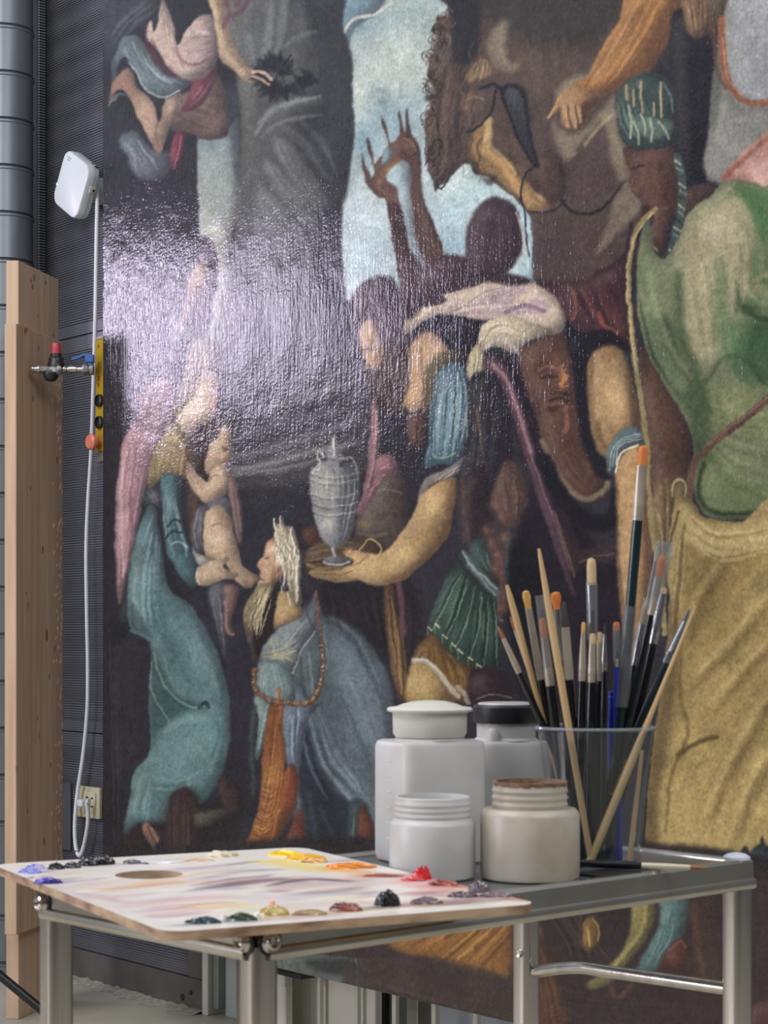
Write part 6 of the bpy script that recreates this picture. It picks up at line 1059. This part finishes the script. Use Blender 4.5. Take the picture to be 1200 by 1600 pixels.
t_ = std((924, 872, 1.99), (930, 1345, 1.99), 42, 86, 15, 13, 12, m_hc, m_fs, m_bk, 'tall brush with rounded cream bristles and a shiny ferrule', .6); sleeve(t_, (924, 872, 1.99), (930, 1345, 1.99), 38, 128, 18, 17, .6)
std((912, 972, 1.985), (902, 1345, 1.985), 16, 76, 7, 13, 13, m_hy, m_fe, m_bk, 'short yellow tipped brush leaning against the cream one', .6)
std((926, 990, 1.98), (918, 1345, 1.985), 16, 60, 10, 13, 13, m_hc, m_fe, m_bk, 'front short cream bristle brush in the middle of the cup', .6)
std((937, 988, 2.015), (935, 1345, 2.015), 16, 60, 10, 12, 12, m_hc, m_fe, m_bk, 'short cream bristle brush behind the middle one', .6)
std((945, 975, 1.975), (941, 1345, 1.98), 16, 58, 4, 9, 10, m_hk, m_fs, m_bk, 'fine liner brush with a thin silver ferrule', .8, True)
t_ = std((963, 972, 1.99), (968, 1345, 2.012), 14, 56, 10, 9, 11, m_ho, m_fs, m_bl, 'blue handled brush with orange bristles', .5); sleeve(t_, (963, 972, 1.99), (968, 1345, 2.012), 4, 62, 12, 12, .6)
T, Bs = (1036, 868, 1.982), (938, 1345, 2.0); t_ = std(T, Bs, 34, 60, 13, 12, 12, m_ho, m_fe, m_bk, 'flat orange brush inside the widest clear sleeve', .4); sleeve(t_, T, Bs, -22, 86, 27, 25, .35)
T, Bs = (1012, 936, 2.012), (930, 1345, 2.016); t_ = std(T, Bs, 40, 66, 9, 11, 12, m_hc, m_fs, m_bk, 'brush in a narrow gleaming sleeve right of the tall handle', .5); sleeve(t_, T, Bs, -2, 104, 13, 14, .5)
std((1038, 918, 2.03), (950, 1345, 2.03), 10, 80, 10, 15, 14, m_hc, m_fs, m_bk, 'brush with a crimped silver ferrule beside the wide sleeve', .6)
T, Bs = (1078, 951, 2.012), (914, 1345, 2.0); t_ = std(T, Bs, 22, 72, 5, 15, 16, m_hk, m_fs, m_dg, 'pointed brush in a white cone sleeve leaning furthest right', .8, True); sleeve(t_, T, Bs, 4, 92, 8, 17, .9)
# worn gold lettering on that handle
fc = bpy.data.curves.new('lettering_curve', 'FONT'); fc.body = 'bonaqueta'; fc.size = .0098; fc.extrude = .0001; fc.materials.append(mat('gold_print', 'a8985c', .4, .5)); lt_ = bpy.data.objects.new('lettering_curve', fc); COL.objects.link(lt_)
pa0, pa1 = P(955, 1243, 1.995), P(981, 1180, 1.998); lx = (pa1-pa0).normalized(); lz = Vector((0, -1, 0)); lz = (lz-lx*lz.dot(lx)).normalized(); ly = lz.cross(lx)
Ml = Matrix((lx, ly, lz)).transposed().to_4x4(); Ml.translation = pa0+lz*.0065-ly*.003; bpy.context.view_layer.update(); lme = bpy.data.meshes.new_from_object(lt_.evaluated_get(bpy.context.evaluated_depsgraph_get())); bpy.data.objects.remove(lt_); lo = bpy.data.objects.new('lettering', lme); COL.objects.link(lo); lo.parent = t_; setw(lo, Ml)
std((955, 1080, 2.03), (962, 1345, 2.03), 2, 10, 10, 10, 13, m_bl, m_bl, m_bl, 'blue lacquered handle standing at the back of the cup', .9)
# brush lying over the front rail
a = V((.325, 1.897, .8665)); bq = V((.1065, 1.963, .8665))
t_ = thing('paint_brush', 'single brush lying flat across the cart rail, brown tip to the right', 'brush', a); d_ = (bq-a).normalized(); LQ = (bq-a).length
t_.rotation_mode = 'QUATERNION'; t_.rotation_quaternion = d_.to_track_quat('Z', 'X')
obj('bristles', lathe([(.0006, 0), (.0016, .006), (.0024, .018)], 12), m_hb, t_, True); obj('ferrule', lathe([(.0025, .017), (.0032, .04), (.0034, .067)], 14), mat('cream_ferrule', 'c4bda8', .35, .3), t_, True); obj('handle', lathe([(.0034, .066), (.0042, .08), (.0040, .15), (.0022, LQ)], 14), m_bk, t_, True)
o = obj('rubber_mat', bx(bmesh.new(), .455, .575, .018, .058, .8581, .8608, .001), mat('black_rubber', '1a1b1f', .5, col2='222328', scale=20)); setw(o, CM); tag(o, 'black rubber strip lying in the tray under the lying brush', 'mat')
